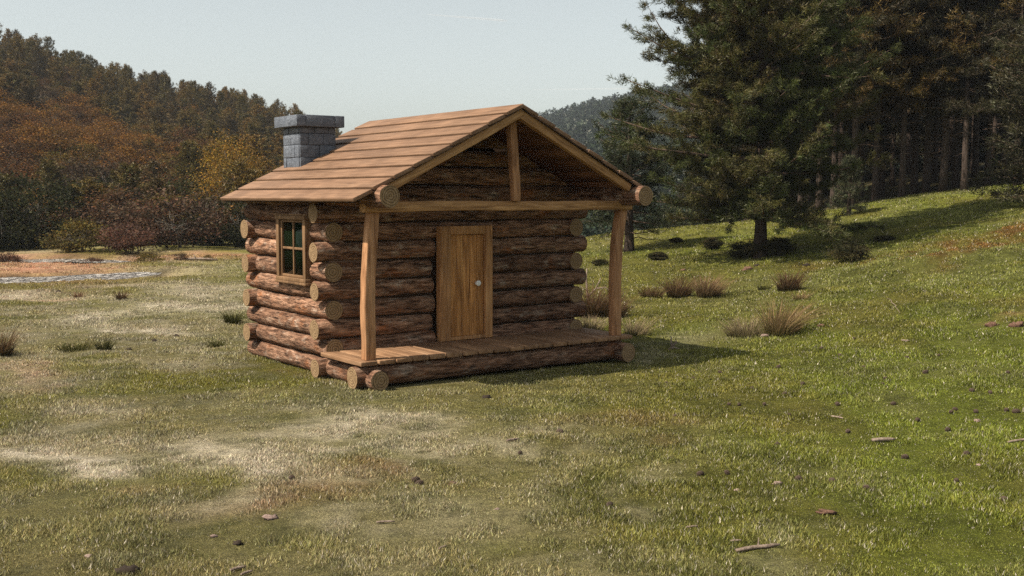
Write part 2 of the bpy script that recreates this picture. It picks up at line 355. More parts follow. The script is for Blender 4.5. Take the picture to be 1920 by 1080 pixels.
def m_stone(name, cs, sc=6.0, bump=.6, rough=.7):
    b = NB(name); tc = b.n('TexCoord'); at = b.n('Attribute', attribute_name='tint')
    off = b.n('VectorMath', {0: (at, 'Color'), 1: (13.0, 17.0, 5.0)}, operation='MULTIPLY')
    va = b.n('VectorMath', {0: (tc, 'Object'), 1: off}, operation='ADD')
    rt = b.n('Mapping', {'Vector': va, 'Rotation': (.4, .6, .3), 'Scale': (1, 1, 2.6)})
    n1 = b.n('TexNoise', {'Vector': rt, 'Scale': sc, 'Detail': 8.0, 'Roughness': .72, 'Distortion': 1.2})
    n2 = b.n('TexNoise', {'Vector': rt, 'Scale': sc * 6, 'Detail': 4.0, 'Roughness': .7})
    r1 = b.ramp(n1, [(.3, cs[0]), (.52, cs[1]), (.66, cs[2]), (.74, cs[3])]); r2 = b.ramp(n2, [(.3, (.6, .6, .6)), (.7, (1.3, 1.3, 1.3))])
    c = b.mix(1.0, r1, r2, 'MULTIPLY'); h = b.n('Math', {0: n1, 1: n2}, operation='ADD')
    bp = b.n('Bump', {'Height': h, 'Strength': bump, 'Distance': .03})
    return b.done(b.n('BsdfPrincipled', {'Base Color': mo(c), 'Roughness': rough, 'Specular IOR Level': .35, 'Normal': bp}))
def m_plain(name, c, rough=.6, spec=.3, metal=0.0, trans=0.0):
    b = NB(name); tc = b.n('TexCoord'); n = b.n('TexNoise', {'Vector': (tc, 'Object'), 'Scale': 25.0, 'Detail': 3.0})
    r = b.ramp(n, [(.3, tuple(k * .85 for k in c)), (.7, tuple(min(1, k * 1.12) for k in c))])
    return b.done(b.n('BsdfPrincipled', {'Base Color': r, 'Roughness': rough, 'Specular IOR Level': spec, 'Metallic': metal, 'Transmission Weight': trans}))
def m_water():
    b = NB('stream_water'); g = b.n('NewGeometry')
    mp = b.n('Mapping', {'Vector': (g, 'Position'), 'Scale': (1.0, .7, 1)})
    n1 = b.n('TexNoise', {'Vector': mp, 'Scale': 5.5, 'Detail': 6.0, 'Roughness': .75, 'Distortion': .8})
    st = b.ramp(n1, [(.42, (.020, .015, .011)), (.50, (.12, .095, .075)), (.56, (.75, .70, .64))])  # white sparkle of the ripples painted into the base colour, with the pebbles
    bp = b.n('Bump', {'Height': n1, 'Strength': 1.0, 'Distance': .25})
    return b.done(b.n('BsdfPrincipled', {'Base Color': st, 'Roughness': .3, 'Specular IOR Level': .3, 'Normal': bp}))

MAT = dict(
    ground=m_ground(), grass=m_leaf('grass_blades', .38, .015, .45), needle=m_leaf('pine_needles', .22, .02, .5), leaf=m_leaf('leaves', .3, .006, .6), reed=m_leaf('dry_rush', .3),
    pine_bark=m_bark_tree('pine_bark', (.018, .013, .010), (.095, .066, .050)), red_bark=m_bark_tree('upper_pine_bark', (.035, .024, .018), (.20, .135, .10)), wood_bark=m_bark_tree('wood_trunk_bark', (.016, .012, .010), (.10, .072, .056)), grey_bark=m_bark_tree('grey_bark', (.06, .05, .04), (.28, .25, .21)),
    log=m_log(), cut=m_cut(),
    roof=m_wood('roof_board', (.165, .090, .051), (.186, .106, .061), (.208, .122, .072), 1, .55, False, .22, .7),
    soffit=m_wood('roof_underside', (.10, .042, .020), (.19, .085, .042), (.26, .13, .07), 1, .8, False, .25, .8),
    deck=m_wood('deck_board', (.13, .066, .032), (.25, .140, .073), (.36, .225, .13), 1, .9, False, .4, .75),
    beam=m_wood('timber_along', (.17, .080, .030), (.38, .205, .085), (.50, .30, .145), 0, .9, True, .4, .75),
    post=m_wood('timber_upright', (.17, .075, .032), (.35, .178, .084), (.45, .26, .14), 2, .9, True, .4, .75),
    door=m_wood('door_boards', (.16, .060, .015), (.47, .215, .066), (.62, .33, .12), 2, 1.0, True, .5, .7),
    frame=m_wood('door_casing', (.22, .10, .038), (.41, .205, .082), (.52, .295, .135), 2, .9, True, .35, .75),
    sash=m_wood('window_wood', (.10, .052, .022), (.185, .105, .050), (.25, .15, .078), 2, .9, True, .3, .75),
    stone=m_stone('slate_blocks', ((.055, .064, .080), (.120, .136, .165), (.175, .195, .23), (.34, .365, .40))),
    pebble=m_stone('pebble', ((.14, .09, .075), (.25, .17, .14), (.36, .27, .23), (.5, .42, .38)), 14),
    knob=m_plain('white_knob', (.78, .77, .75), .3, .5), glass=m_plain('dark_window_glass', (.004, .009, .004), .02, .10), inner=m_plain('dark_interior', (.03, .018, .011), .9, .1),
    cone=m_plain('pine_cone', (.075, .052, .038), .85, .2), twig=m_bark_tree('dead_twig', (.09, .06, .045), (.36, .28, .22)), water=m_water())

exec_parts = []
# ------------------------------------------------------------------ ground sheet
def axis_pts(a0, a1, fine, lo, hi, g=1.13):
    p = list(np.arange(a0, a1 + 1e-6, fine)); d = fine
    while p[-1] < hi: d = min(d * g, 60); p.append(p[-1] + d)
    d = fine
    while p[0] > lo: d = min(d * g, 60); p.insert(0, p[0] - d)
    return np.array(p)
gx = axis_pts(-8, 9, .11, -900, 900, 1.05); gy = axis_pts(5.5, 22, .11, -120, 1100, 1.035)
GX, GY = np.meshgrid(gx, gy); GX = GX.ravel(); GY = GY.ravel()
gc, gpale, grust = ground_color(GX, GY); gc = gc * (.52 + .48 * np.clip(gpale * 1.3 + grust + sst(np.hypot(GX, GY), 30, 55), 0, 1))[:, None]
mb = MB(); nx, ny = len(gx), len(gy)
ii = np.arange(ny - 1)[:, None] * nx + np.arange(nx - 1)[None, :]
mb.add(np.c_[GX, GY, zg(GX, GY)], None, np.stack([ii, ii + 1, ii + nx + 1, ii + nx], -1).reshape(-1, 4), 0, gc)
tag(mb.build('ground', MAT['ground'], smooth=True), kind='structure')

# hills, each a slope rising away from the meadow
def polar_hill(name, az0, az1, r0, r1, zf, na=90, nr=60, colf=None):
    a = np.linspace(az0, az1, na); r = np.linspace(r0, r1, nr)
    A, RR = np.meshgrid(a, r); A = A.ravel(); RR = RR.ravel()
    x = RR * np.sin(A); y = RR * np.cos(A); z = zf(A, RR)
    m = MB(); i = np.arange(nr - 1)[:, None] * na + np.arange(na - 1)[None, :]
    m.add(np.c_[x, y, z], None, np.stack([i, i + 1, i + na + 1, i + na], -1).reshape(-1, 4), 0, colf(x, y))
    return tag(m.build(name, MAT['ground'], smooth=True), kind='structure')
def az_px(px): return np.arctan((np.asarray(px, float) - 960) / FPX)
def px_az(a): return 960 + FPX * np.tan(a)
HL_R = 215.0
def hill_left(a, r):
    px = px_az(a)
    sk = np.interp(px, [-700, 0, 75, 240, 350, 480, 560, 640, 700, 900, 1000], [-20, 82, 104, 145, 160, 182, 208, 248, 275, 330, 350])
    top = HL_R * (PHY - sk) / FPX + CAM_H - 4.6
    t = np.clip((r - 60) / (HL_R - 60), 0, 1)
    shp = np.interp(px, [0, 500], [.78, .95])
    z = -1.5 + (top + 1.5) * (t ** 1.12 * shp + (1 - shp) * t * t * (3 - 2 * t))
    z = z - np.clip(r - HL_R, 0, 999) * .10
    return z + (fbm(r * np.sin(a), r * np.cos(a), 25, 3, 90) - .5) * 4 * sst(r, 62, 95)
def hcol(x, y):
    n = fbm(x, y, 7, 4, 91); return np.array((.05, .034, .016)) * (1 - n[:, None]) * 1.6 + np.array((.09, .06, .022)) * n[:, None] * 1.2
polar_hill('hill', R(-115), R(3), 57, 330, hill_left, 200, 70, hcol)
HR_R = 620.0
def hill_far(a, r):
    px = px_az(a)
    sk = np.interp(px, [500, 700, 900, 1010, 1060, 1110, 1160, 1225, 1400, 1700, 2200], [332, 302, 254, 224, 211, 198, 188, 177, 150, 120, 90])
    top = HR_R * (PHY - sk) / FPX + CAM_H - 4.5
    t = np.clip((r - 130) / (HR_R - 130), 0, 1)
    z = -6 + (top + 6) * (t ** 1.25)
    return z - np.clip(r - HR_R, 0, 999) * .12 + (fbm(r * np.sin(a), r * np.cos(a), 80, 3, 95) - .5) * 16 * sst(r, 150, 300) * (1 - sst(r, 540, 620))
polar_hill('hill', R(-13), R(42), 125, 800, hill_far, 120, 80, lambda x, y: hcol(x, y) * np.array((.75, 1.0, 1.0)))

# stream: two winding strips of shallow pebbly water
def strip(line, hw, name, zoff):
    L = np.array(line); t = np.linspace(0, len(L) - 1, 40)
    P = np.c_[np.interp(t, range(len(L)), L[:, 0]), np.interp(t, range(len(L)), L[:, 1])]
    T = np.gradient(P, axis=0); T /= np.linalg.norm(T, axis=1)[:, None]; N = np.c_[-T[:, 1], T[:, 0]]
    m = MB(); k = 9; s = np.linspace(-1, 1, k)
    w = hw * (1 - .75 * (t / t[-1]) ** 3)
    X = P[:, None, :] + N[:, None, :] * (s[None, :, None] * w[:, None, None])
    z = np.full(X.shape[:2], zoff) + (fbm(X[..., 0], X[..., 1], .8, 3, 7) - .5) * .05
    i = np.arange(39)[:, None] * k + np.arange(k - 1)[None, :]
    m.add(np.c_[X.reshape(-1, 2), z.ravel()], None, np.stack([i, i + 1, i + k + 1, i + k], -1).reshape(-1, 4))
    return tag(m.build(name, MAT['water'], smooth=True), kind='structure')
strip(RIV, 1.8, 'stream', -.09)
strip(RIV2, 1.6, 'stream', -.12)

# ------------------------------------------------------------------ grass: one stuff object
CO = np.array((-2.723, 16.1135)); CY = R(36.3113)
def cab_uv(x, y):
    dx, dy = x - CO[0], y - CO[1]; return dx * math.cos(CY) + dy * math.sin(CY), -dx * math.sin(CY) + dy * math.cos(CY)
def cw(u, v, z=0): return np.array([CO[0] + u * math.cos(CY) - v * math.sin(CY), CO[1] + u * math.sin(CY) + v * math.cos(CY), z])
def build_grass():
    PX, PY, RR = [], [], []
    for (r0, r1, dens) in ((5, 9, 1750), (9, 13, 1600), (13, 18, 1050), (18, 26, 520), (26, 36, 240), (36, 52, 100)):
        aw = R(38); n = int(aw * (r1 * r1 - r0 * r0) * dens)
        r = np.sqrt(rng.uniform(r0 * r0, r1 * r1, n)); a = rng.uniform(-aw, aw, n)
        PX.append(r * np.sin(a)); PY.append(r * np.cos(a)); RR.append(r)
    x = np.concatenate(PX); y = np.concatenate(PY); r = np.concatenate(RR)
    u, v = cab_uv(x, y)
    keep = ~((u > -.02) & (u < 4.66) & (v > -1.35) & (v < 2.6))
    keep &= (seg_d(x, y, RIV) > 1.9) & (seg_d(x, y, RIV2) > 1.4)
    x, y, r = x[keep], y[keep], r[keep]
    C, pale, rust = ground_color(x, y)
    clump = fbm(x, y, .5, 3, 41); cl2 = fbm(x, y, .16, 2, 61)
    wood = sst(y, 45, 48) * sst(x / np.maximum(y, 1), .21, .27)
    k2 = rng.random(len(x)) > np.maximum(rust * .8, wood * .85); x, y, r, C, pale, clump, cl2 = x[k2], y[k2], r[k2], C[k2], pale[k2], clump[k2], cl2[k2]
    nb = 5; n = len(x)
    x = np.repeat(x, nb) + rng.normal(0, .03, n * nb) * (1 + np.repeat(r, nb) / 25); y = np.repeat(y, nb) + rng.normal(0, .03, n * nb) * (1 + np.repeat(r, nb) / 25)
    u, v = cab_uv(x, y); ok = ~((u > 0) & (u < 4.64) & (v > -1.3) & (v < 2.55))
    rep = lambda A: np.repeat(A, nb, axis=0)[ok]
    r, C, pale, clump, cl2 = rep(r), rep(C), rep(pale), rep(clump), rep(cl2); x, y = x[ok], y[ok]; n = len(x)
    z = zg(x, y)
    h = (.005 + .026 * sst(clump * .6 + cl2 * .4, .42, .62)) * rng.uniform(.5, 1.4, n) * (1 - .5 * pale) * (1 + r / 60)
    w = (.0020 + .00036 * r) * rng.uniform(.7, 1.3, n)
    az = rng.uniform(0, 2 * np.pi, n); ln = h * rng.uniform(.2, 1.1, n); wa = rng.uniform(0, np.pi, n)
    V = np.empty((n, 3, 3), np.float32); dx, dy = np.cos(wa) * w, np.sin(wa) * w
    V[:, 0] = np.c_[x - dx, y - dy, z - .006]; V[:, 1] = np.c_[x + dx, y + dy, z - .006]
    V[:, 2] = np.c_[x + np.cos(az) * ln, y + np.sin(az) * ln, z + h]
    c = C * (.35 + 1.45 * rng.random(n) ** 1.3)[:, None] * (1 + (rng.random((n, 3)) - .5) * .16)
    dryb = rng.random(n) < .05 + .05 * pale; c[dryb] = np.array((.50, .44, .32)) * rng.uniform(.5, 1.4, dryb.sum())[:, None]
    c = np.clip(c * np.array((1.10, 1.10, 1.2)), 0, .85)
    m = MB(); m.add(V.reshape(-1, 3), np.arange(n * 3).reshape(-1, 3), None, 0, np.repeat(c, 3, axis=0))
    tag(m.build('grass', MAT['grass']), 'short tufted meadow grass, green and straw coloured with frosty pale patches', 'grass', kind='stuff')
build_grass()

# ------------------------------------------------------------------ log cabin
CAB = empty('log_cabin', (CO[0], CO[1], 0), CY)
tag(CAB, 'small brown log cabin with board roof, grey stone chimney and open front porch', 'cabin')
def log(name, A, B, r, parent, seed=None, n=22, mats=None, bend=.012, lump=.085, shear=0):
    A = np.array(A, float); B = np.array(B, float); L = np.linalg.norm(B - A); rs = np.random.default_rng(seed if seed is not None else rng.integers(1e9))
    k = max(5, int(L / .085)); xs = np.linspace(0, L, k); th = np.arange(n) * 2 * np.pi / n
    X, T = np.meshgrid(xs, th, indexing='ij'); sd = int(rs.integers(1, 9999))
    nz = fbm(X + 50, np.cos(T) * .35 + 9, .45, 3, sd) + fbm(X + 20, np.sin(T) * .35 + 4, .45, 3, sd + 7) - 1
    rr = r * (1 + lump * 2.2 * nz)
    by = bend * np.sin(xs * rs.uniform(1, 2) + rs.uniform(0, 6)); bz = bend * .5 * np.sin(xs * rs.uniform(1, 2) + rs.uniform(0, 6))
    V = np.stack([X, by[:, None] + rr * np.cos(T), bz[:, None] + rr * np.sin(T)], -1)
    if shear: V[..., 0] = L / 2 + (V[..., 0] - L / 2) * (L / 2 - V[..., 2] / shear) / (L / 2)     # ends cut to the roof slope
    i = np.arange(k - 1)[:, None] * n; j = np.arange(n)[None, :]; j2 = (j + 1) % n
    m = MB(); m.add(V.reshape(-1, 3), None, np.stack([i + j, i + j2, i + n + j2, i + n + j], -1).reshape(-1, 4), 0)
    for e, sg in ((0, -1), (k - 1, 1)):
        ring = V[e].copy(); c = ring.mean(0); inner = c + (ring - c) * .55; c2 = c.copy(); ring[:, 0] += sg * .001; inner[:, 0] += sg * .004; c2[0] += sg * .005
        vv = np.vstack([ring, inner, c2[None]]); q, t = [], []
        for a in range(n):
            b_ = (a + 1) % n
            if sg > 0: q.append((a, b_, n + b_, n + a)); t.append((n + a, n + b_, 2 * n))
            else: q.append((b_, a, n + a, n + b_)); t.append((n + b_, n + a, 2 * n))
        m.add(vv, t, q, 1)
    d = (B - A) / L
    return m.build(name, mats or [MAT['log'], MAT['cut']], parent, True, 0, tuple(A), (0, -math.asin(d[2]), math.atan2(d[1], d[0])))
Z0, SP, WID, DEP = .14, .2879, 4.643, 2.556
RL = .1465
def zk(k): return Z0 + k * SP
def wall(poly_fn):
    m = MB(); poly_fn(m); return m.build('wall', MAT['inner'], CAB)
SOF = lambda u: 2.846 + .494 * (u if u < WID / 2 else WID - u) - .03      # underside of the boards
WF = wall(lambda m: m.prism([(-.03, .02), (WID + .03, .02), (WID + .03, SOF(0)), (WID / 2, SOF(WID / 2)), (-.03, SOF(0))], -.06, .05))
WBk = wall(lambda m: m.prism([(-.03, .02), (WID + .03, .02), (WID + .03, SOF(0)), (WID / 2, SOF(WID / 2)), (-.03, SOF(0))], DEP - .05, DEP + .06))
def lw(m):       # left wall, with the window opening
    for (v0, v1, z0, z1) in ((.052, .42, .02, 2.75), (1.37, DEP - .052, .02, 2.75), (.42, 1.37, .02, 1.42), (.42, 1.37, 2.34, 2.75)): m.box(-.05, .05, v0, v1, z0, z1)
WL = wall(lw)
WR = wall(lambda m: m.box(WID - .05, WID + .05, .052, DEP - .052, .02, 2.75))
E_ = .256
for k in range(0, 10):
    ev = k % 2 == 0; z = zk(k)
    # front and back walls
    if k < 9:
        a, b = (-E_, WID + E_) if ev else (-.05, WID + .05)
        if 1 <= k <= 6:      # cut at the door opening
            log('log', (a, 0, z), (1.745 + .03 * math.sin(k * 2.3), 0, z), RL, WF); log('log', (2.82, 0, z), (b, 0, z), RL, WF)
        else: log('log', (a, 0, z), (b, 0, z), RL, WF)
        a, b = (-E_, WID + E_) if not ev else (-.05, WID + .05)
        log('log', (a, DEP, z), (b, DEP, z), RL, WBk)
    # side walls
    if k == 9: continue
    f = -.155 if not ev else .03; bk = DEP + (.26 if ev else -.03)
    if k == 0: f = -1.525
    for u, wl in ((0, WL), (WID, WR)):
        if k == 0: log('log', (u, bk, z), (u, f, z), .148, wl, n=26)
        elif u == 0 and k in (5, 6, 7):
            log('log', (u, bk, z), (u, 1.43, z), RL, wl); log('log', (u, .38, z), (u, f, z), RL, wl)
        else: log('log', (u, bk, z), (u, f, z), RL, wl)
for k in range(9, 14):       # gable logs, shortened under the roof
    z = zk(k); h = max(0, (z - 2.835) / .494) if k > 9 else -.02
    if WID - 2 * h < .6: continue
    for v, wl in ((0, WF), (DEP, WBk)): log('log', (h, v, z), (WID - h, v, z), RL, wl, mats=[MAT['log'], MAT['log']], shear=.494 if k > 9 else 0)
# eave purlins
for u in (-.0135, 4.657): log('purlin', (u, -1.857, 2.7015), (u, 2.83, 2.7015), .155, CAB, n=26)
# roof: courses of long boards on both slopes, each one lapping the next
m = MB(); TH = .055
ca = math.atan(.494); cs, sn = math.cos(ca), math.sin(ca)
def board(s0, s1, side, v0, v1, tone, lift0=.014, lift1=.0):
    """s measured down from the ridge along the slope"""
    P = []
    for (s, t) in ((s0, lift1), (s1, lift0), (s1, lift0 - TH), (s0, lift1 - TH)):
        uu = WID / 2 - side * (s * cs - t * sn * -1); zz = 4.052 - s * sn + t * cs
        uu = WID / 2 - side * (s * cs + t * sn); P.append((uu, zz))
    if side < 0: P = P[::-1]
    n0 = len(P); v = [(x, v0, z) for x, z in P] + [(x, v1, z) for x, z in P]
    q = [(k, (k + 1) % 4, 4 + (k + 1) % 4, 4 + k) for k in range(4)] + [(3, 2, 1, 0), (4, 5, 6, 7)]
    m.add(v, None, q, 0, (tone, rng.random(), rng.random()))
SL = 2.845 / cs; NBD = 9; bw = SL / NBD
for k in range(NBD):
    board(k * bw + (.018 if k else -.005), (k + 1) * bw - .020, 1, -1.713 + rng.uniform(-.012, .012), 2.955 + rng.uniform(-.015, .015), rng.uniform(.3, .85))
for k in range(8):
    board(k * bw + (.018 if k else -.0), (k + 1) * bw - .020, -1, -1.713 + rng.uniform(-.012, .012), 2.955 + rng.uniform(-.015, .015), rng.uniform(.3, .85))
ROOF = m.build('roof', MAT['roof'], CAB, bevel=.006)
m = MB()
for side in (1, -1):
    P = [(WID / 2 - side * (s_ * cs + t_ * sn), 4.052 - s_ * sn + t_ * cs) for s_, t_ in ((.05, -.052), ((SL if side > 0 else 8 * bw) - .04, -.052), ((SL if side > 0 else 8 * bw) - .04, -.062), (.05, -.062))]
    m.prism(P if side > 0 else P[::-1], -1.70, 2.94)
m.build('seam_shade_sheet', MAT['inner'], ROOF)  # dark sheet added below the boards, standing in for shade in the seams
m = MB()       # boarding seen from below
for side in (1, -1):
    for k in range(7):
        P = []
        for (s, t) in ((.06 + k * .385, -.066), (.06 + (k + 1) * .385 - .012, -.066), (.06 + (k + 1) * .385 - .012, -.088), (.06 + k * .385, -.088)):
            P.append((WID / 2 - side * (s * cs + t * sn), 4.052 - s * sn + t * cs))
        v = [(x, -1.50, z) for x, z in P] + [(x, -.06, z) for x, z in P]
        q = [(a, (a + 1) % 4, 4 + (a + 1) % 4, 4 + a) for a in range(4)] + [(3, 2, 1, 0), (4, 5, 6, 7)]
        m.add(v, None, q, 0, (rng.random(), rng.random(), rng.random()))
m.build('soffit', MAT['soffit'], ROOF)
# rafters at the open gable and at the back
def timber(name, P, wx, wy, mat, parent, axis, bevel=.012, seg=9, wob=.008, dirv=None):
    """squared, slightly crooked timber through the points P; own local frame with grain along `axis`"""
    P = np.array(P, float); t = np.linspace(0, len(P) - 1, seg); o0 = P[0].copy()
    Q = np.stack([np.interp(t, range(len(P)), P[:, i]) for i in range(3)], -1) - o0
    if len(P) > 2:
        for _ in range(2): Q[1:-1] = (Q[:-2] + 2 * Q[1:-1] + Q[2:]) / 4
    L = np.linalg.norm(Q[-1]); T = (Q[-1] - Q[0]) / L; ax = np.array(wx[:3], float); ay = np.array(wy[:3], float)
    m = MB(); V = []
    for i in range(seg):
        a = wx[3] / 2 * (1 + rng.uniform(-wob, wob) * 4); b_ = wy[3] / 2 * (1 + rng.uniform(-wob, wob) * 4)
        j = ax * rng.uniform(-wob, wob) * .6 + ay * rng.uniform(-wob, wob) * .6
        for sx, sy in ((-1, -1), (1, -1), (1, 1), (-1, 1)): V.append(Q[i] + j + ax * a * sx + ay * b_ * sy)
    q = []
    for i in range(seg - 1):
        for k in range(4): q.append((i * 4 + k, i * 4 + (k + 1) % 4, i * 4 + 4 + (k + 1) % 4, i * 4 + 4 + k))
    q += [(3, 2, 1, 0), tuple((seg - 1) * 4 + k for k in range(4))]
    V = np.array(V); 
    m.add(V, None, q, 0, (rng.random(), rng.random(), rng.random()))
    return m.build(name, mat, parent, False, bevel, tuple(o0))
def rafter(side, vc):
    P0 = (WID / 2 - side * (2.62 * cs - .125 * sn), vc, 4.052 - 2.62 * sn - .125 * cs); P1 = (WID / 2 + side * .125 * sn * .9, vc, 4.052 - .125 * cs)
    if side < 0: P0 = (WID / 2 - side * (2.52 * cs - .125 * sn), vc, 4.052 - 2.52 * sn - .125 * cs)
    # laid out along local X then turned to the slope
    L = math.dist(P0, P1)
    o = timber('rafter', [(0, 0, 0), (L, 0, 0)], (0, 1, 0, .115), (0, 0, 1, .13), MAT['beam'], CAB, 0, .01)
    o.location = P0; d = np.array(P1) - np.array(P0); o.rotation_euler = (0, -math.atan2(d[2], abs(d[0])), 0 if d[0] > 0 else math.pi)
    return o
rafter(1, -1.60); rafter(-1, -1.595)
# porch: beam, king post, two crooked posts, deck and the log under its edge
timber('porch_beam', [(-.13, -1.27, 2.548), (1.5, -1.27, 2.556), (3, -1.27, 2.55), (4.86, -1.27, 2.55)], (0, 1, 0, .15), (0, 0, 1, .145), MAT['beam'], CAB, 0, .014, 14)
timber('king_post', [(2.435, -1.37, 2.62), (2.43, -1.37, 2.95), (2.37, -1.38, 3.35), (2.345, -1.38, 3.86)], (1, 0, 0, .125), (0, 1, 0, .12), MAT['post'], CAB, 2, .012)
timber('porch_post', [(-.012, -1.20, .395), (-.012, -1.20, .95), (-.02, -1.20, 1.35), (.015, -1.20, 1.75), (.075, -1.20, 2.478)], (1, 0, 0, .165), (0, 1, 0, .15), MAT['post'], CAB, 2, .014)
timber('porch_post', [(4.62, -1.20, .395), (4.62, -1.20, .95), (4.61, -1.20, 1.4), (4.635, -1.20, 1.95), (4.73, -1.20, 2.478)], (1, 0, 0, .165), (0, 1, 0, .15), MAT['post'], CAB, 2, .014)
m = MB(); nd = 18; dw = 5.115 / nd
for k in range(nd):
    a = -.237 + k * dw; m.box(a + .014, a + dw - .014, -1.378 + rng.uniform(-.014, .014), -.125, .34 + rng.uniform(-.003, .003), .40 + rng.uniform(-.004, .004), 0, (rng.uniform(.2, .9), rng.random(), rng.random()))
m.build('porch_deck', MAT['deck'], CAB, bevel=.006)
log('porch_log', (-.275, -1.19, .168), (WID + .05, -1.19, .168), .155, CAB, n=26)
# door: casing, recessed boards, knob
m = MB()
m.box(1.995, 2.655, -.19, -.14, .462, 2.085, 0, (.5, .3, .7))
for k in range(5):
    m.box(2.0 + k * .132, 2.0 + (k + 1) * .132 - .006, -.2, -.188, .464, 2.08, 0, (rng.uniform(.35, .8), rng.random(), rng.random()))
DOOR = m.build('door', MAT['door'], CAB, bevel=.002)
m = MB()
m.box(1.795, 1.99, -.262, -.13, .404, 2.225, 0, (.45, .2, .1)); m.box(2.66, 2.80, -.26, -.13, .404, 2.225, 0, (.6, .7, .4))
m.box(1.9905, 2.6595, -.258, -.13, 2.09, 2.225, 0, (.5, .5, .9)); m.box(1.9905, 2.6595, -.257, -.13, .404, .462, 0, (.5, .1, .3))
m.build('door_frame', MAT['frame'], DOOR, bevel=.008)
m = MB(); prof = [(0, .02), (.012, .02), (.016, .014), (.035, .014), (.045, .03), (.06, .036), (.074, .033), (.082, .018), (.084, .001)]
m.tube([(0, -d, 0) for d, _ in prof], [q_ * 1.35 for _, q_ in prof], 12)
m.build('door_knob', MAT['knob'], DOOR, True, 0, (2.515, -.20, 1.30))
# window in the left wall
m = MB()
def fb(v0, v1, z0, z1, x0=-.205, x1=-.03): m.box(x0, x1, v0, v1, z0, z1, 0, (rng.uniform(.4, .7), rng.random(), rng.random()))
fb(.385, .475, 1.445, 2.335); fb(1.33, 1.425, 1.445, 2.335); fb(.38, 1.435, 2.337, 2.40, -.215); fb(.37, 1.50, 2.402, 2.425, -.205); fb(.37, 1.43, 1.385, 1.443, -.215); fb(.36, 1.46, 1.345, 1.383, -.22)
WIN = m.build('window', MAT['sash'], CAB, bevel=.006)
m = MB()
def sb(v0, v1, z0, z1, x0=-.155, x1=-.115): m.box(x0, x1, v0, v1, z0, z1, 0, (rng.uniform(.3, .6), rng.random(), rng.random()))
sb(.477, .515, 1.447, 2.333, -.165); sb(1.29, 1.328, 1.447, 2.333, -.165); sb(.517, 1.288, 2.295, 2.333, -.165); sb(.517, 1.288, 1.447, 1.485, -.165)
sb(.885, .92, 1.487, 2.293); sb(.517, .883, 1.875, 1.91); sb(.922, 1.288, 1.875, 1.91)
m.build('sash', MAT['sash'], WIN, bevel=.004)
m = MB(); m.box(-.128, -.122, .517, 1.288, 1.487, 2.293); m.build('pane', MAT['glass'], WIN)
# chimney of slate blocks with an overhanging cap
m = MB(); cu0, cu1, cv0, cv1 = .539, 1.196, 2.07, 2.718
m.box(cu0 + .03, cu1 - .03, cv0 + .03, cv1 - .03, 2.95, 3.84, 0, (.2, .2, .2))
z = 2.95; row = 0
while z < 3.83:
    h = (.205, .185, .21, .19, .2)[row % 5]; z1 = min(z + h, 3.845)
    for side in range(4):
        a0, a1 = ((cu0, cu1), (cv0, cv1))[side % 2]; cuts = [a0] + sorted(a0 + (a1 - a0) * f for f in ((.42, .8), (.3,), (.55,), (.25, .65))[(row + side) % 4]) + [a1]
        for c0, c1 in zip(cuts[:-1], cuts[1:]):
            e = rng.uniform(0, .014); g = .003; tn = tuple(rng.random(3))
            lo = c0 + (0.034 if (c0 == a0 and side in (1, 3)) else g); hi = c1 - (0.034 if (c1 == a1 and side in (1, 3)) else g)
            if side == 0: m.box(lo, hi, cv0 - e, cv0 + .032, z + g, z1 - g, 0, tn)
            if side == 2: m.box(lo, hi, cv1 - .032, cv1 + e, z + g, z1 - g, 0, tn)
            if side == 3: m.box(cu0 - e, cu0 + .032, lo, hi, z + g, z1 - g, 0, tn)
            if side == 1: m.box(cu1 - .032, cu1 + e, lo, hi, z + g, z1 - g, 0, tn)
    z = z1; row += 1
CH = m.build('chimney', MAT['stone'], CAB, bevel=.007)
m = MB(); a0, a1, b0, b1 = .43, 1.31, 1.955, 2.835
for (x0, x1, y0, y1) in ((a0, .60, b0, b1), (.604, 1.135, b0 + .006, b0 + .2), (1.139, a1, b0, b1 - .01), (.604, 1.135, b1 - .2, b1), (.604, 1.135, b0 + .21, b1 - .204)):
    m.box(x0, x1, y0, y1, 3.848, (4.035 if y0 < b0 + .2 or y0 > b1 - .21 else 3.98) + rng.uniform(-.006, .006), 0, tuple(rng.random(3)))
m.build('chimney_cap', MAT['stone'], CH, bevel=.01)
# ------------------------------------------------------------------ foliage builders
def nrm(a): return a / (np.linalg.norm(a, axis=-1, keepdims=True) + 1e-9)
def needles(m, C, D, nn, ln, wd, col, r_, spread=.9, mat=1, up=.25):
    """nn thin blades round every shoot (C point, D direction)"""
    n = len(C)
    if n == 0: return
    C = np.repeat(C, nn, 0) + r_.normal(0, ln * .35, (n * nn, 3)); D = np.repeat(D, nn, 0)
    d = nrm(D + r_.normal(0, spread, D.shape) + np.array((0, 0, up)))
    s = nrm(np.cross(d, r_.normal(0, 1, d.shape)))
    l = ln * r_.uniform(.6, 1.3, (len(C), 1)); w = wd * r_.uniform(.7, 1.3, (len(C), 1))
    V = np.stack([C - s * w / 2, C + s * w / 2, C + d * l], 1)
    t = np.repeat(col[None] * r_.uniform(.55, 1.5, (n, 1)) * (1 + r_.normal(0, .07, (n, 3))), nn, 0) * r_.uniform(.8, 1.2, (n * nn, 1))
    m.add(V.reshape(-1, 3), np.arange(len(V) * 3).reshape(-1, 3), None, mat, np.clip(np.repeat(t, 3, 0), 0, 1))
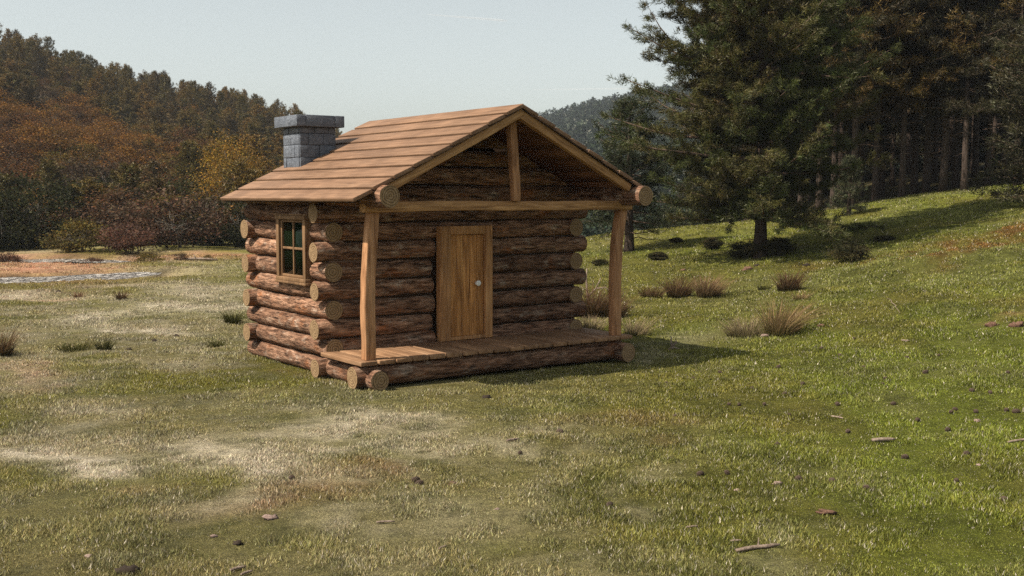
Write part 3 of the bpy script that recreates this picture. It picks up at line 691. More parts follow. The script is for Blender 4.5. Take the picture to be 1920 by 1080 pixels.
def leaves(m, C, sz, col, r_, mat=1, var=.35, flat=.5):
    n = len(C); d = nrm(r_.normal(0, 1, (n, 3))); d[:, 2] *= flat; d = nrm(d); s = nrm(np.cross(d, r_.normal(0, 1, d.shape)))
    l = sz * r_.uniform(.6, 1.4, (n, 1)); w = l * r_.uniform(.45, .75, (n, 1))
    V = np.stack([C - d * l / 2, C + s * w / 2, C + d * l / 2, C - s * w / 2], 1)
    t = col * r_.uniform(1 - var, 1 + var * 1.3, (n, 1)) * (1 + r_.normal(0, .08, (n, 3)))
    m.add(V.reshape(-1, 3), None, np.arange(n * 4).reshape(-1, 4), mat, np.clip(np.repeat(t, 4, 0), 0, 1))

def pine(seed, h, zb, spread, r0, col, step=.42, nbr=5, shoot=.17, nn=9, ln=.14, wd=.024, prof=None, pitch=(-8, 48), twigs=True, gaps=.0, col2=None, limb=1.0, dead=0, lvar=(.6, 1.12), extra=()):
    """returns (trunk mesh with limbs, crown mesh) of a pine standing at the origin"""
    r_ = np.random.default_rng(seed); tr = MB(); cr = MB()
    zt = np.linspace(-.25, h, 14); wob = np.cumsum(r_.normal(0, .012 * h / 14, (14, 2)), 0)
    TP = np.c_[wob, zt]; rad = r0 * (1 - np.clip(zt / h, 0, 1)) ** .8 + .012; rad[0] = r0 * 1.5; rad[1] *= 1.05
    tr.tube(TP, rad, 9); prof = prof or (lambda t: (1 - t) ** .7 * min(1, .5 + t * 2.2))
    tx = lambda z: np.array([np.interp(z, zt, TP[:, 0]), np.interp(z, zt, TP[:, 1]), z])
    SC, SD = [], []
    todo = [(z_, a_, L_, R(p_)) for z_, a_, L_, p_ in extra]
    z = zb; a0 = r_.uniform(0, 6.28)
    while z < h * .985:
        t = (z - zb) / (h - zb); nb = max(3, int(nbr * (1 - .4 * t) + r_.uniform(-1, 1)))
        for b in range(nb):
            if r_.random() < gaps: continue
            az = a0 + b * 6.283 / nb + r_.normal(0, .3); L = spread * prof(t) * r_.uniform(*lvar)
            todo.append((z + r_.uniform(-.12, .12) * step, az, max(L, .15), R(pitch[0] + (pitch[1] - pitch[0]) * t ** .8 + r_.normal(0, 7))))
        a0 += 1.3; z += step * r_.uniform(.75, 1.25) * (1 - .35 * t)
    for (z, az, L, p0) in todo:
            P = [tx(z)]
            k = 6; d_az = az; pt = p0
            for i in range(k):
                pt += R(r_.normal(4, 5)); d_az += r_.normal(0, .10)
                P.append(P[-1] + L / k * np.array([math.cos(d_az) * math.cos(pt), math.sin(d_az) * math.cos(pt), math.sin(pt)]))
            P = np.array(P); br = limb * (.010 + .014 * L); tr.tube(P, np.linspace(br, .006, k + 1), 5, 1)
            if not twigs:
                n = max(2, int(L / shoot)); s = r_.uniform(.15, 1, n); q = np.stack([np.interp(s * k, range(k + 1), P[:, i]) for i in range(3)], -1)
                lat = r_.normal(0, 1, (n, 3)) * np.array((1, 1, .35)) * (L * .16 * (1.1 - s))[:, None]
                SC.append(q + lat); SD.append(np.tile(nrm(P[-1] - P[0]), (n, 1))); continue
            for s in np.arange(.22, 1.0, .085 if L > 1.5 else .14):
                q = np.array([np.interp(s * k, range(k + 1), P[:, i]) for i in range(3)])
                for sg in (-1, 1):
                    if r_.random() < .18: continue
                    l = L * .42 * (1.12 - s) * r_.uniform(.5, 1.15) + .1; ta = d_az + sg * r_.uniform(.5, 1.1); tp = r_.normal(.12, .22)
                    d = np.array([math.cos(ta) * math.cos(tp), math.sin(ta) * math.cos(tp), math.sin(tp)])
                    if l > .45: tr.tube([q, q + d * l * .5, q + d * l + np.array((0, 0, .05))], (.007, .005, .003), 3, 1, cap=False)
                    n = max(1, int(l / shoot)); f = (np.arange(n) + 1) / n
                    SC.append(q + d * (f * l)[:, None] + r_.normal(0, .04, (n, 3))); SD.append(np.tile(d, (n, 1)))
            SC.append(P[-1:]); SD.append(nrm(P[-1:] - P[-2:-1]))
    for _ in range(dead):        # bare dead limbs low on the trunk
        z = r_.uniform(zb * .35, zb * 1.1); az = r_.uniform(0, 6.28); L = r_.uniform(.5, 1.6); p = tx(z); P = [p]
        for i in range(4): P.append(P[-1] + L / 4 * np.array([math.cos(az), math.sin(az), r_.uniform(-.35, .25)]))
        tr.tube(P, np.linspace(.022, .006, 5), 4, 1)
    SC = np.concatenate(SC); SD = np.concatenate(SD)
    c = np.array(col, float)
    if col2 is None: needles(cr, SC, SD, nn, ln, wd, c, r_, mat=0)
    else:
        w = vnoise(SC[:, 0] * .9 + 40, SC[:, 2] * .9 + SC[:, 1] * .5 + 40, seed) > .55
        needles(cr, SC[~w], SD[~w], nn, ln, wd, c, r_, mat=0); needles(cr, SC[w], SD[w], nn, ln, wd, np.array(col2, float), r_, mat=0)
    return tr, cr
def tree_obj(name, tr, cr, loc, rz=0, sc=1, bark=('pine_bark', 'red_bark'), leaf='needle'):
    e = empty(name, loc, rz, sc)
    tr.build('trunk', [MAT[b] for b in bark], e, smooth=True); cr.build('crown', MAT[leaf], e)
    return e
def merged(tr, cr):
    m = MB(); off = 0
    for s, k in ((tr, 0), (cr, 1)):
        v = np.concatenate(s.v); c = np.concatenate(s.c)
        m.add(v, np.concatenate(s.t) if s.t else None, np.concatenate(s.q) if s.q else None, k, c)
    return m
def broad(seed, h, w, col, nclump, per, sz, zb=.25, trunk_r=None, cols=None, stems=1, twig_c=True, squash=.8):
    """broadleaf tree or bush: stems, twigs to each clump, loose clumps of leaves"""
    r_ = np.random.default_rng(seed); tr = MB(); cr = MB(); trunk_r = trunk_r or .02 * h
    tops = []
    for s in range(stems):
        a = r_.uniform(0, 6.28); o = np.array([math.cos(a), math.sin(a), 0]) * (.08 * w * (stems > 1)); top = np.array([r_.normal(0, .10) * w, r_.normal(0, .1) * w, h * r_.uniform(.5, .75)]) + o * 2
        P = np.stack([o + np.array((0, 0, -.15)), o * 1.2 + top * .35, top * .7, top]); tr.tube(P, (trunk_r, trunk_r * .75, trunk_r * .5, trunk_r * .3), 6); tops.append(P)
    for k in range(nclump):
        u = r_.normal(0, 1, 3); u /= np.linalg.norm(u); rr = r_.uniform(.35, 1.0) ** .6
        c = np.array([u[0] * w / 2 * rr, u[1] * w / 2 * rr, h * (zb + (1 - zb) * (.5 + .5 * u[2] * rr))]); 
        P = tops[k % stems]; st = P[1] + (P[3] - P[1]) * r_.uniform(.1, .95)
        if twig_c: tr.tube([st, (st + c) / 2 + np.array((0, 0, .06 * h)) * r_.uniform(-.4, .8), c], (trunk_r * .35, trunk_r * .2, trunk_r * .08), 4, 0, cap=False)
        n = int(per * r_.uniform(.5, 1.4)); sg = np.array((.11 * w, .11 * w, .085 * h * squash)) * r_.uniform(.7, 1.35)
        cc = np.array(cols[k % len(cols)] if cols else col, float) * r_.uniform(.75, 1.3)
        C = c + r_.normal(0, 1, (n, 3)) * sg; C[:, 2] = np.maximum(C[:, 2], .02)
        leaves(cr, C, sz, cc, r_, mat=0)
    return tr, cr

# ------------------------------------------------------------------ pines right of the cabin
tr, cr = pine(101, 15.5, 1.4, 4.5, .175, (.048, .056, .015), step=.42, nbr=8, shoot=.08, nn=24, ln=.13, wd=.020, prof=lambda t: (1 - t) ** .42 * min(1, .78 + .5 * t), pitch=(-12, 34), gaps=.17, lvar=(.5, 1.15), extra=[(z_, 3.14 - .6 + a_, L_, p_) for z_, a_, L_, p_ in ((3.0, .1, 5.2, 4), (3.5, -.3, 5.0, 8), (4.2, .3, 4.9, 10), (4.9, 0, 4.9, 9), (5.5, -.25, 4.6, 12), (6.1, .2, 4.9, 12), (6.7, -.05, 4.7, 14), (7.4, .3, 4.4, 16), (8.0, -.2, 4.5, 16), (8.8, .1, 4.2, 18), (3.2, 2.9, 3.6, -4), (4.6, 3.3, 3.4, 5))], col2=(.068, .062, .018), dead=6)
tag(tree_obj('pine_tree', tr, cr, gp(1425, 482), 0.6), 'large spreading pine standing alone on the meadow in front of the dark wood', 'tree')
tr, cr = pine(102, 5.3, 1.15, 2.25, .17, (.034, .042, .018), step=.27, nbr=6, shoot=.10, nn=18, ln=.13, wd=.020, prof=lambda t: (1 - t) ** .5 * min(1, .7 + .6 * t), pitch=(-12, 40), gaps=.06, dead=4)
tag(tree_obj('pine_tree', tr, cr, gp(1180, 471), 2.0), 'smaller dark pine behind the porch post, left of the large spreading pine', 'tree')
FP = []
for s, (h, zb, sp) in enumerate(((15.5, 4.6, 3.4), (14, 5.2, 3.0), (17, 5.4, 3.6), (12.5, 3.6, 3.0))):
    FP.append(pine(200 + s, h, zb, sp, .145, (.030, .026, .011), step=.55, nbr=7, shoot=.15, nn=14, ln=.19, wd=.030, prof=lambda t: (1 - t) ** .45 * min(1, .75 + .5 * t), pitch=(-18, 38), col2=(.105, .070, .020), dead=9))  # second needle colour paints sunlit gold highlights into the crowns
FPO = []
def put_forest(px, d, k, sc=1.0):
    w = wpt(px, 400, d); loc = (w[0], w[1], float(zg(w[0], w[1])) - .05)
    if k >= len(FPO):
        o = tree_obj('forest_pine', *FP[len(FPO)], loc, bark=('wood_bark', 'red_bark')); FPO.append(o)
    else:
        o = copy_tree(FPO[k]); o.location = loc
    o.rotation_euler = (0, 0, rng.uniform(0, 6.28)); o.scale = (sc * rng.uniform(.92, 1.08),) * 2 + (sc * rng.uniform(.9, 1.1),)
    return tag(o, 'tall slender pine with a bare trunk inside the shaded wood', 'tree', 'pines of the shaded wood')
spots = [(1535, 46), (1562, 49), (1600, 45.5), (1612, 52), (1640, 47), (1652, 56), (1690, 46.5), (1672, 60), (1712, 52), (1735, 48), (1750, 58), (1768, 46), (1790, 51), (1806, 45), (1825, 55), (1850, 47.5),
         (1880, 50), (1905, 44), (1930, 48), (1960, 52), (1990, 46), (2040, 50), (1500, 52), (1480, 58), (1455, 54), (1430, 62), (1400, 57), (1520, 64), (1575, 62), (1590, 70), (1700, 68), (1780, 66), (1860, 64), (1920, 62), (2010, 60),
         (1630, 72), (1545, 76), (1740, 76), (1820, 74), (1900, 74), (1470, 70), (1415, 74), (1990, 72), (2080, 58), (1370, 66), (1345, 72)]
for i, (px, d) in enumerate(spots): put_forest(px, d, i if i < 4 else int(rng.integers(0, 4)), .92 if d < 50 else 1.0)
# lower, denser edge trees that close the wood behind and at the right border
ED = [pine(300 + s, h, .5, sp, .14, c, step=.42, nbr=7, shoot=.16, nn=13, ln=.18, wd=.032, prof=lambda t: (1 - t) ** .5 * min(1, .8 + .4 * t), pitch=(-14, 34)) for s, (h, sp, c) in enumerate(((6.5, 2.6, (.030, .028, .012)), (8.5, 3.0, (.036, .034, .014)), (3.4, 1.5, (.048, .054, .026))))]
edge = tree_obj('edge_pine', *ED[1], gp(1935, 372) , 1.1, .95); edge.location = tuple(wpt(1960, 400, 36)[:2]) + (float(zg(*wpt(1960, 400, 36)[:2])),)
tag(edge, 'bushy green pine at the right border of the photo in front of the wood', 'tree')
sm = tree_obj('edge_pine', *ED[2], (0, 0, 0)); w = wpt(1592, 400, 42); sm.location = (w[0], w[1], float(zg(w[0], w[1]))); sm.scale = (.62,) * 3
tag(sm, 'little grey green pine sapling at the foot of the trunks in the wood', 'tree')
dk = None
for i, (px, d, s) in enumerate(((1560, 80, 1.2), (1610, 84, 1.3), (1660, 80, 1.25), (1710, 85, 1.35), (1760, 80, 1.25), (1810, 84, 1.3), (1860, 80, 1.25), (1910, 82, 1.3), (1960, 78, 1.2), (2020, 80, 1.3), (1510, 82, 1.15), (1460, 84, 1.2), (1415, 80, 1.1), (1365, 82, 1.1), (1320, 80, 1.0),
                             (1290, 68, .62), (1640, 70, .4), (1880, 62, .45), (1950, 56, .7), (1540, 64, .5), (2070, 66, 1.1), (2120, 76, 1.3))):
    w = wpt(px, 400, d); loc = (w[0], w[1], float(zg(w[0], w[1])) - .05)
    if dk is None: dk = o = tree_obj('understory_pine', *ED[0], loc)
    else: o = copy_tree(dk); o.location = loc
    o.scale = (s, s, s * rng.uniform(.95, 1.2)); o.rotation_euler = (0, 0, rng.uniform(0, 6.28))
    tag(o, 'dark bushy pine filling the gap between the trunks deep in the wood', 'tree', 'bushy pines deep in the wood')

# valley trees and bushes beyond the crest
VB = [broad(400 + s, 4.6, 4.2, c, 26, 150, .22, .05) for s, c in enumerate(((.030, .044, .030), (.040, .046, .022), (.028, .036, .03)))]
vo = []
for i, (px, d, s) in enumerate(((1085, 74, 1.0), (1110, 82, 1.15), (1135, 76, .95), (1160, 86, 1.2), (1190, 78, 1.05), (1215, 84, 1.15), (1245, 76, 1.0), (1275, 66, .8), (1300, 74, 1.1), (1330, 62, .75), (1360, 60, .8), (1255, 60, .6))):
    w = wpt(px, 400, d); loc = (w[0], w[1], float(zg(w[0], w[1])) - .3)
    if i < 3: o = tree_obj('valley_tree', *VB[i], loc, rng.uniform(0, 6), s, ('grey_bark',), 'leaf'); vo.append(o)
    else: o = copy_tree(vo[i % 3]); o.location = loc; o.rotation_euler = (0, 0, rng.uniform(0, 6.28)); o.scale = (s,) * 3
    tag(o, 'dark rounded tree in the blue shade of the valley beyond the grassy crest', 'tree', 'valley trees beyond the crest')

# ------------------------------------------------------------------ wooded hill on the left
HP = [merged(*pine(500 + s, 8.2, .9, 2.5, .16, c, step=.50, nbr=7, shoot=.15, nn=8, ln=.26, wd=.085, twigs=False, prof=lambda t: (1 - t ** 2.3) ** .62 * min(1, .75 + .5 * t), pitch=(-10, 45))) for s, c in enumerate(((.115, .078, .017), (.085, .066, .016), (.140, .082, .017), (.072, .050, .015)))]
HB = [merged(*broad(520 + s, 5.6, 4.6, c, 36, 170, .18, .1, cols=cc)) for s, (c, cc) in enumerate((((.15, .066, .018), ((.165, .080, .018), (.11, .058, .02), (.20, .094, .018))), ((.075, .043, .022), ((.075, .043, .022), (.06, .036, .02), (.11, .05, .018))), ((.10, .066, .016), ((.10, .066, .016), (.07, .058, .016), (.12, .06, .016))), ((.055, .036, .022), ((.055, .036, .022), (.045, .032, .02)))))]
hpm, hbm = [MAT['pine_bark'], MAT['needle']], [MAT['grey_bark'], MAT['leaf']]
cand = []
r = 61.0
while r < 238:
    da = 2.25 * (1 + .05 * (r > 150)) / r; a = R(-31) + rng.uniform(0, da)
    while a < R(-2):
        aa = a + rng.normal(0, da * .3); rr = r + rng.normal(0, 1.0)
        if px_az(aa) < 1050: cand.append((rr, aa))
        a += da
    r += 4.4 * (1 + .25 * (r > 140))
np_, nb_ = 0, 0
protoP, protoB = [None] * 4, [None] * 4
rest = MB()
for rr, aa in sorted(cand):
    x, y = rr * math.sin(aa), rr * math.cos(aa); z = max(float(hill_left(np.array([aa]), np.array([rr]))[0]), float(zg(x, y))) - .15 - 1.1 * (rr > 150)
    px = float(px_az(aa)); py = PHY - (z + 4 - CAM_H) / y * FPX
    if px > 760: continue
    sky_d = py - np.interp(px, [0, 240, 480, 640], [68, 142, 182, 248])
    # warm broadleaves on the middle slope at the far left, conifers near the ridge and to the right
    pr = (1 - sst(px, 230, 420)) * sst(sky_d, 45, 100) * .95 + .10
    if rr < 74: pr = .5
    if rng.random() < pr:
        k = int(rng.choice([0, 1, 2, 3], p=[.36, .30, .18, .16])) if sky_d < 230 else int(rng.choice([1, 2, 3, 0], p=[.3, .25, .35, .1]))
        mesh, kind, sc = HB, 'b', rng.uniform(.55, .95)
    else:
        k = int(rng.choice([0, 1, 2, 3], p=[.3, .3, .2, .2])); mesh, kind, sc = HP, 'p', rng.uniform(.48, .85)
    rz = rng.uniform(0, 6.28)
    if (kind == 'p' and np_ < 290) or (kind == 'b' and nb_ < 290):
        pl, mats, nm = (protoP, hpm, 'hill_pine') if kind == 'p' else (protoB, hbm, 'autumn_tree')
        if pl[k] is None: pl[k] = o = mesh[k].build(nm, mats)
        else: o = pl[k].copy(); COL.objects.link(o)
        o.location = (x, y, z); o.rotation_euler = (0, 0, rz); o.scale = (sc * 1.12, sc * 1.12, sc * rng.uniform(.55, .78))
        if kind == 'p': np_ += 1; tag(o, 'olive green conifer among many on the wooded hill at the left', 'tree', 'conifers on the left hill')
        else:
            nb_ += 1
            if k == 3: tag(o, 'dull brown half bare tree on the wooded hill at the left', 'tree', 'dull brown trees on the left hill')
            elif k == 2: tag(o, 'yellowish olive broadleaf tree on the wooded hill at the left', 'tree', 'yellowish trees on the left hill')
            elif k == 1: tag(o, 'dark russet broadleaf tree on the wooded hill at the left', 'tree', 'dark russet trees on the left hill')
            else: tag(o, 'bright rust coloured tree on the wooded hill at the left', 'tree', 'rust trees on the left hill')
    else:
        src = mesh[k]; v = np.concatenate(src.v) * sc; c_, s_ = math.cos(rz), math.sin(rz)
        v = np.c_[v[:, 0] * c_ - v[:, 1] * s_ + x, v[:, 0] * s_ + v[:, 1] * c_ + y, v[:, 2] + z]
        rest.add(v, np.concatenate(src.t), None, 1 if kind == 'p' else 1, np.concatenate(src.c))
if rest.v: tag(rest.build('hillside_wood', [MAT['pine_bark'], MAT['needle']]), 'mass of conifers closing the ridge of the left hill', 'wood', kind='stuff')

# golden tree left of the roof and the bushes along the stream
tr, cr = broad(600, 7.0, 5.2, (.20, .115, .018), 50, 300, .12, .12, .09, cols=((.26, .145, .018), (.16, .10, .02), (.22, .12, .02), (.12, .08, .02)))
w = wpt(432, 400, 68); GT = tree_obj('golden_tree', tr, cr, (w[0], w[1], float(max(zg(w[0], w[1]), hill_left(np.array([math.atan2(w[0], w[1])]), np.array([math.hypot(w[0], w[1])]))[0]))), .5, .88, ('grey_bark',), 'leaf')
tag(GT, 'golden leaved tree with pale twigs just left of the cabin roof', 'tree')
BU = [('brown_bush', 2.6, 4.2, ((.070, .040, .024), (.09, .05, .03), (.05, .036, .024)), .14), ('green_bush', 3.4, 4.0, ((.026, .028, .010), (.034, .034, .012), (.022, .024, .01)), .16), ('red_bush', 2.0, 3.0, ((.10, .05, .032), (.075, .042, .03)), .12), ('yellow_bush', 1.7, 3.0, ((.13, .09, .02), (.09, .07, .02), (.07, .055, .02)), .12)]
bsrc = {}
BL = [(332, 53, 0, 1.1, 'wide brown bush with a sunlit top, left of the cabin eave'), (246, 50, 2, .85, 'reddish brown bare bush nearest the stream bank'), (150, 51, 3, .95, 'yellow green bush at the water edge left of the reddish bush'), (190, 55, 0, .9, 'brown bush between the yellow green bush and the wide brown bush'),
      (275, 46.5, 3, .42, 'small upright olive bush on the meadow beside the reddish bush'), (168, 47, 2, .32, 'low brown shrub on the pink gravel left of the small upright bush'), (60, 54, 1, .95, 'dense dark green bush by the stream at the far left'), (-20, 52, 1, .9, 'dark bush cut by the left border of the photo'), (110, 59, 1, 1.0, 'tall dark green bush behind the yellow green bush'),
      (400, 57, 1, .8, 'dark green bush under the golden tree'), (455, 56, 1, .75, 'black green bush touching the left eave of the cabin'), (260, 62, 1, .9, 'tall dark bush behind the reddish brown bush'), (5, 46, 2, .4, 'small brown shrub at the left border above the stream'), (335, 46.5, 0, .16, 'tiny brown shrub far out on the meadow left of the cabin'), (386, 47, 3, .17, 'tiny olive shrub by the dead log left of the cabin'),
      (330, 64, 1, 1.1, 'high dark green thicket bush behind the wide brown bush'), (20, 62, 1, 1.15, 'high dark thicket bush behind the stream at the far left'), (190, 66, 1, 1.1, 'high dark thicket bush in the middle behind the stream')]
for px, d, k, s, lb in BL:
    w = wpt(px, 400, d); loc = (w[0], w[1], float(zg(w[0], w[1])) - .06)
    if k not in bsrc:
        nm, h, wd_, cc, sz = BU[k]; tr, cr = broad(620 + k, h, wd_, cc[0], 34, 150, sz, .02, .03, cols=cc, stems=6); o = bsrc[k] = tree_obj(nm, tr, cr, loc, 0, s, ('grey_bark',), 'leaf')
    else: o = copy_tree(bsrc[k]); o.location = loc
    o.rotation_euler = (0, 0, rng.uniform(0, 6.28)); o.scale = (s,) * 3
    tag(o, lb, 'bush', 'bushes along the stream')

# far hill forest: reads as one mass
def far_forest():
    m = MB(); r_ = np.random.default_rng(9); n = 9500
    px = r_.uniform(930, 1900, n); r = np.sqrt(r_.uniform(170 ** 2, 640 ** 2, n)); a = az_px(px)
    keep = (px < 1420) | (r_.random(n) < .3); r, a = r[keep], a[keep]
    x, y = r * np.sin(a), r * np.cos(a); z = hill_far(a, r); n = len(x)
    k = 34; C = np.repeat(np.c_[x, y, z], k, 0); hh = np.repeat(r_.uniform(4.5, 8.5, n), k); t = r_.uniform(0, 1, n * k) ** .8
    rad = (1 - t) ** .7 * hh * .30; an = r_.uniform(0, 6.28, n * k)
    P = C + np.c_[np.cos(an) * rad, np.sin(an) * rad, t * hh]
    d = nrm(np.c_[np.cos(an), np.sin(an), r_.uniform(.2, .9, n * k)] + r_.normal(0, .4, (n * k, 3))); s = nrm(np.cross(d, r_.normal(0, 1, d.shape)))
    V = np.stack([P - s * .42, P + s * .42, P + d * 1.5], 1); c = np.array((.018, .028, .014)) * np.repeat(r_.uniform(.5, 1.6, (n, 1)), k, 0) * r_.uniform(.7, 1.3, (n * k, 1))
    m.add(V.reshape(-1, 3), np.arange(n * k * 3).reshape(-1, 3), None, 0, np.repeat(c, 3, 0))
    tag(m.build('distant_forest', MAT['needle']), 'blue grey conifer forest covering the distant hill behind the cabin', 'forest', kind='stuff')
far_forest()
# ------------------------------------------------------------------ tussocks, low shrubs and litter on the meadow
def tussock(seed, w, h, n, cb, ct, lean=(0, 0), bw=.010, stiff=.5):
    r_ = np.random.default_rng(seed); m = MB()
    a = r_.uniform(0, 6.28, n); q = r_.random(n) ** .6
    bx, by = np.cos(a) * q * w * .30, np.sin(a) * q * w * .30
    L = h * (.30 + .9 * r_.random(n) ** 1.3); out = (.15 + stiff * q) * r_.uniform(.5, 1.5, n)
    dx = np.cos(a) * out + lean[0] + r_.normal(0, .22, n); dy = np.sin(a) * out + lean[1] + r_.normal(0, .2, n)
    wa = r_.uniform(0, 6.28, n); sx, sy = np.cos(wa) * bw / 2, np.sin(wa) * bw / 2
    V = np.empty((n, 7, 3)); C = np.empty((n, 7, 3)); tone = r_.uniform(.55, 1.5, (n, 1))
    for k, t in enumerate((0, .35, .72, 1.0)):
        x = bx + dx * L * t ** 1.6; y = by + dy * L * t ** 1.6; z = L * (t - .22 * out * t * t) - .02; f = (1 - t * .75)
        c = (np.array(cb) * (1 - t) + np.array(ct) * t) * tone
        if k < 3: V[:, 2 * k] = np.c_[x - sx * f, y - sy * f, z]; V[:, 2 * k + 1] = np.c_[x + sx * f, y + sy * f, z]; C[:, 2 * k] = C[:, 2 * k + 1] = c
        else: V[:, 6] = np.c_[x, y, z]; C[:, 6] = c
    i = np.arange(n)[:, None] * 7
    m.add(V.reshape(-1, 3), (i + np.array((4, 5, 6))), np.concatenate([i + np.array((0, 1, 3, 2)), i + np.array((2, 3, 5, 4))]), 0, np.clip(C.reshape(-1, 3), 0, .9))
    return m
DG, OG, ST, RU_, PA = (.040, .040, .014), (.080, .078, .022), (.27, .165, .095), (.14, .072, .045), (.33, .24, .16)
for i, (px, py, w, h, n, cb, ct, ln, lb) in enumerate((
    (1395, 630, 1.15, .46, 420, OG, PA, (-.1, 0), 'low pale rush tussock, left half of the big pair on the right meadow'),
    (1462, 628, 1.0, .80, 520, OG, ST, (.32, 0), 'tallest russet rush tussock leaning right on the right meadow'),
    (1222, 557, .95, .36, 260, DG, RU_, (.1, 0), 'low leftmost rush tussock in the brown row right of the porch'),
    (1272, 557, .95, .62, 420, DG, RU_, (.2, 0), 'middle rush tussock of the brown row right of the porch'),
    (1326, 557, .95, .68, 460, DG, ST, (.25, 0), 'right end rush tussock with pale tips in the brown row'),
    (1478, 546, .85, .60, 420, DG, RU_, (.1, 0), 'dark round rush tussock standing alone above the big pair'),
    (1432, 544, .5, .25, 120, DG, OG, (0, 0), 'thin green tuft left of the dark round tussock'),
    (1112, 596, .95, .90, 480, DG, RU_, (.05, 0), 'tall brown rush tussock directly behind the cabin corner'),
    (1150, 596, .8, .68, 340, DG, RU_, (.2, 0), 'brown rush tussock seen beside the right porch post'),
    (1108, 618, .9, .34, 300, OG, PA, (.1, 0), 'green tuft with pale blades behind the porch deck'),
    (1192, 628, .8, .42, 240, OG, PA, (.3, .1), 'green tuft with long pale blades at the deck corner'),
    (228, 561, .46, .26, 150, DG, RU_, (0, 0), 'small brown tuft on the frosty meadow left of the cabin'),
    (147, 558, .36, .22, 110, RU_, ST, (0, 0), 'small straw tuft far left beside the frosty strip'),
    (437, 606, .52, .36, 260, DG, OG, (0, 0), 'dark green rush tuft against the back corner of the cabin'),
    (4, 668, .5, .62, 260, DG, RU_, (0, 0), 'dark rush tussock cut by the left border'),
    (140, 656, 1.0, .20, 240, DG, OG, (0, 0), 'wide low green tuft on the left meadow'),
    (196, 656, .42, .28, 140, DG, DG, (0, 0), 'dark tuft at the right end of the wide low green tuft'),
    (405, 650, .5, .18, 140, DG, OG, (0, 0), 'low dark green tuft near the lowest cabin logs'),
    (1500, 562, .6, .24, 120, OG, ST, (.1, 0), 'thin pale tuft below the dark round tussock'))):
    o = tussock(800 + i, w * .9, h * .92, int(n * 1.4), cb, ct, ln, .011 if py > 600 else .015, .65).build('rush_tussock', MAT['reed']); o.location = gp(px, py); tag(o, lb, 'tussock', 'rush tussocks on the meadow')
for i, (px, py, w, h, lb) in enumerate(((1597, 490, 1.15, .62, 'round dark heather shrub on the slope right of the large pine'), (1232, 487, .55, .26, 'low dark shrub between the porch post and the large pine'), (1336, 467, .55, .42, 'small dark shrub in the tree shade left of the large pine'),
    (1398, 484, 1.0, .62, 'dark shrub hugging the left foot of the large pine'), (1452, 480, 1.1, .58, 'dark shrub hugging the right foot of the large pine'), (1126, 497, .42, .16, 'low dark cushion shrub on the slope beside the cabin'), (1268, 456, .4, .2, 'tiny dark shrub near the crest between the two pines'), (1660, 452, .5, .16, 'flat tiny shrub in the shadow edge above the heather shrub'))):
    tr, cr = broad(860 + i, h, w, (.036, .032, .014), 26, 240, .045, .0, .012, cols=((.036, .032, .014), (.05, .042, .016), (.028, .028, .012)), stems=5)
    e = tree_obj('heather_shrub', tr, cr, gp(px, py), rng.uniform(0, 6), 1, ('grey_bark',), 'leaf'); tag(e, lb, 'shrub', 'dark shrubs on the slope')
# dead branched snag behind the cabin corner and a broken root in the grass
def snag(name, px, py, segs, r0, label):
    m = MB()
    for P, r in segs: m.tube(np.array(P, float), np.linspace(r * r0, r * r0 * .35, len(P)), 6)
    o = m.build(name, MAT['twig'], None, True); o.location = gp(px, py); return tag(o, label, 'dead wood')
snag('dead_branch', 1104, 585, [(((0, 0, -.1), (-.03, 0, .35), (-.06, .02, .7), (-.05, .03, 1.02)), 1), (((-.03, 0, .35), (.16, 0, .55), (.28, .02, .8)), .7), (((.16, 0, .55), (.38, .02, .58), (.55, 0, .45), (.62, 0, .40)), .5), (((-.04, 0, .5), (-.22, 0, .62)), .4)], .035, 'bare grey dead branch sticking up behind the cabin corner')
snag('broken_root', 1261, 656, [(((0, 0, -.03), (-.02, 0, .10), (-.03, .01, .24)), 1), (((-.01, 0, .06), (.07, .02, .14), (.05, .02, .20)), .8), (((-.08, 0, -.02), (.0, 0, .05), (.12, 0, .02)), 1)], .03, 'small dark broken root sticking out of the grass right of the deck')
snag('fallen_log', 372, 489, [(((-.75, 0, .02), (-.2, .02, .09), (.4, 0, .08), (.85, -.03, .04)), 1), (((-.1, 0, .06), (-.2, 0, .28)), .5)], .085, 'weathered log lying on the far meadow left of the cabin')
def stick(x0, y0, x1, y1, r, label, name='stick', bend=.06, fork=False):
    a, b_ = gp(x0, y0), gp(x1, y1); L = np.linalg.norm(b_ - a); d = (b_ - a) / L; m = MB(); sd = np.array([-d[1], d[0], 0])
    t = np.linspace(0, 1, 7); P = np.array([d * L * k + sd * math.sin(k * 4.2) * bend * L * .5 + np.array((0, 0, r * .9 + .010)) for k in t]) + np.c_[rng.normal(0, .01 * L, (7, 2)), np.zeros(7)]
    m.tube(P, r * np.array([.8, 1, 1.05, .95, 1, .85, .55]), 7)
    if fork: m.tube([P[3], P[3] + d * L * .15 + sd * L * .22 + np.array((0, 0, .04))], (r * .6, r * .25), 5)
    o = m.build(name, MAT['twig'], None, True); o.location = a; return tag(o, label, 'stick', 'fallen sticks in the grass')
stick(1381, 1038, 1462, 1026, .016, 'long brown stick at the bottom right of the meadow', fork=True)
stick(1636, 830, 1677, 828, .022, 'short thick dark stick on the right meadow'); stick(1888, 833, 1935, 826, .014, 'stick running out of the right border'); stick(950, 830, 972, 826, .014, 'short pale stick in front of the porch')
stick(706, 983, 740, 981, .009, 'thin pale twig left of centre in the foreground'); stick(1558, 783, 1581, 787, .011, 'bent whitish twig on the right meadow', fork=True); stick(823, 1033, 838, 1027, .009, 'tiny twig in the centre foreground'); stick(1287, 993, 1308, 990, .010, 'dark twig left of the long brown stick')
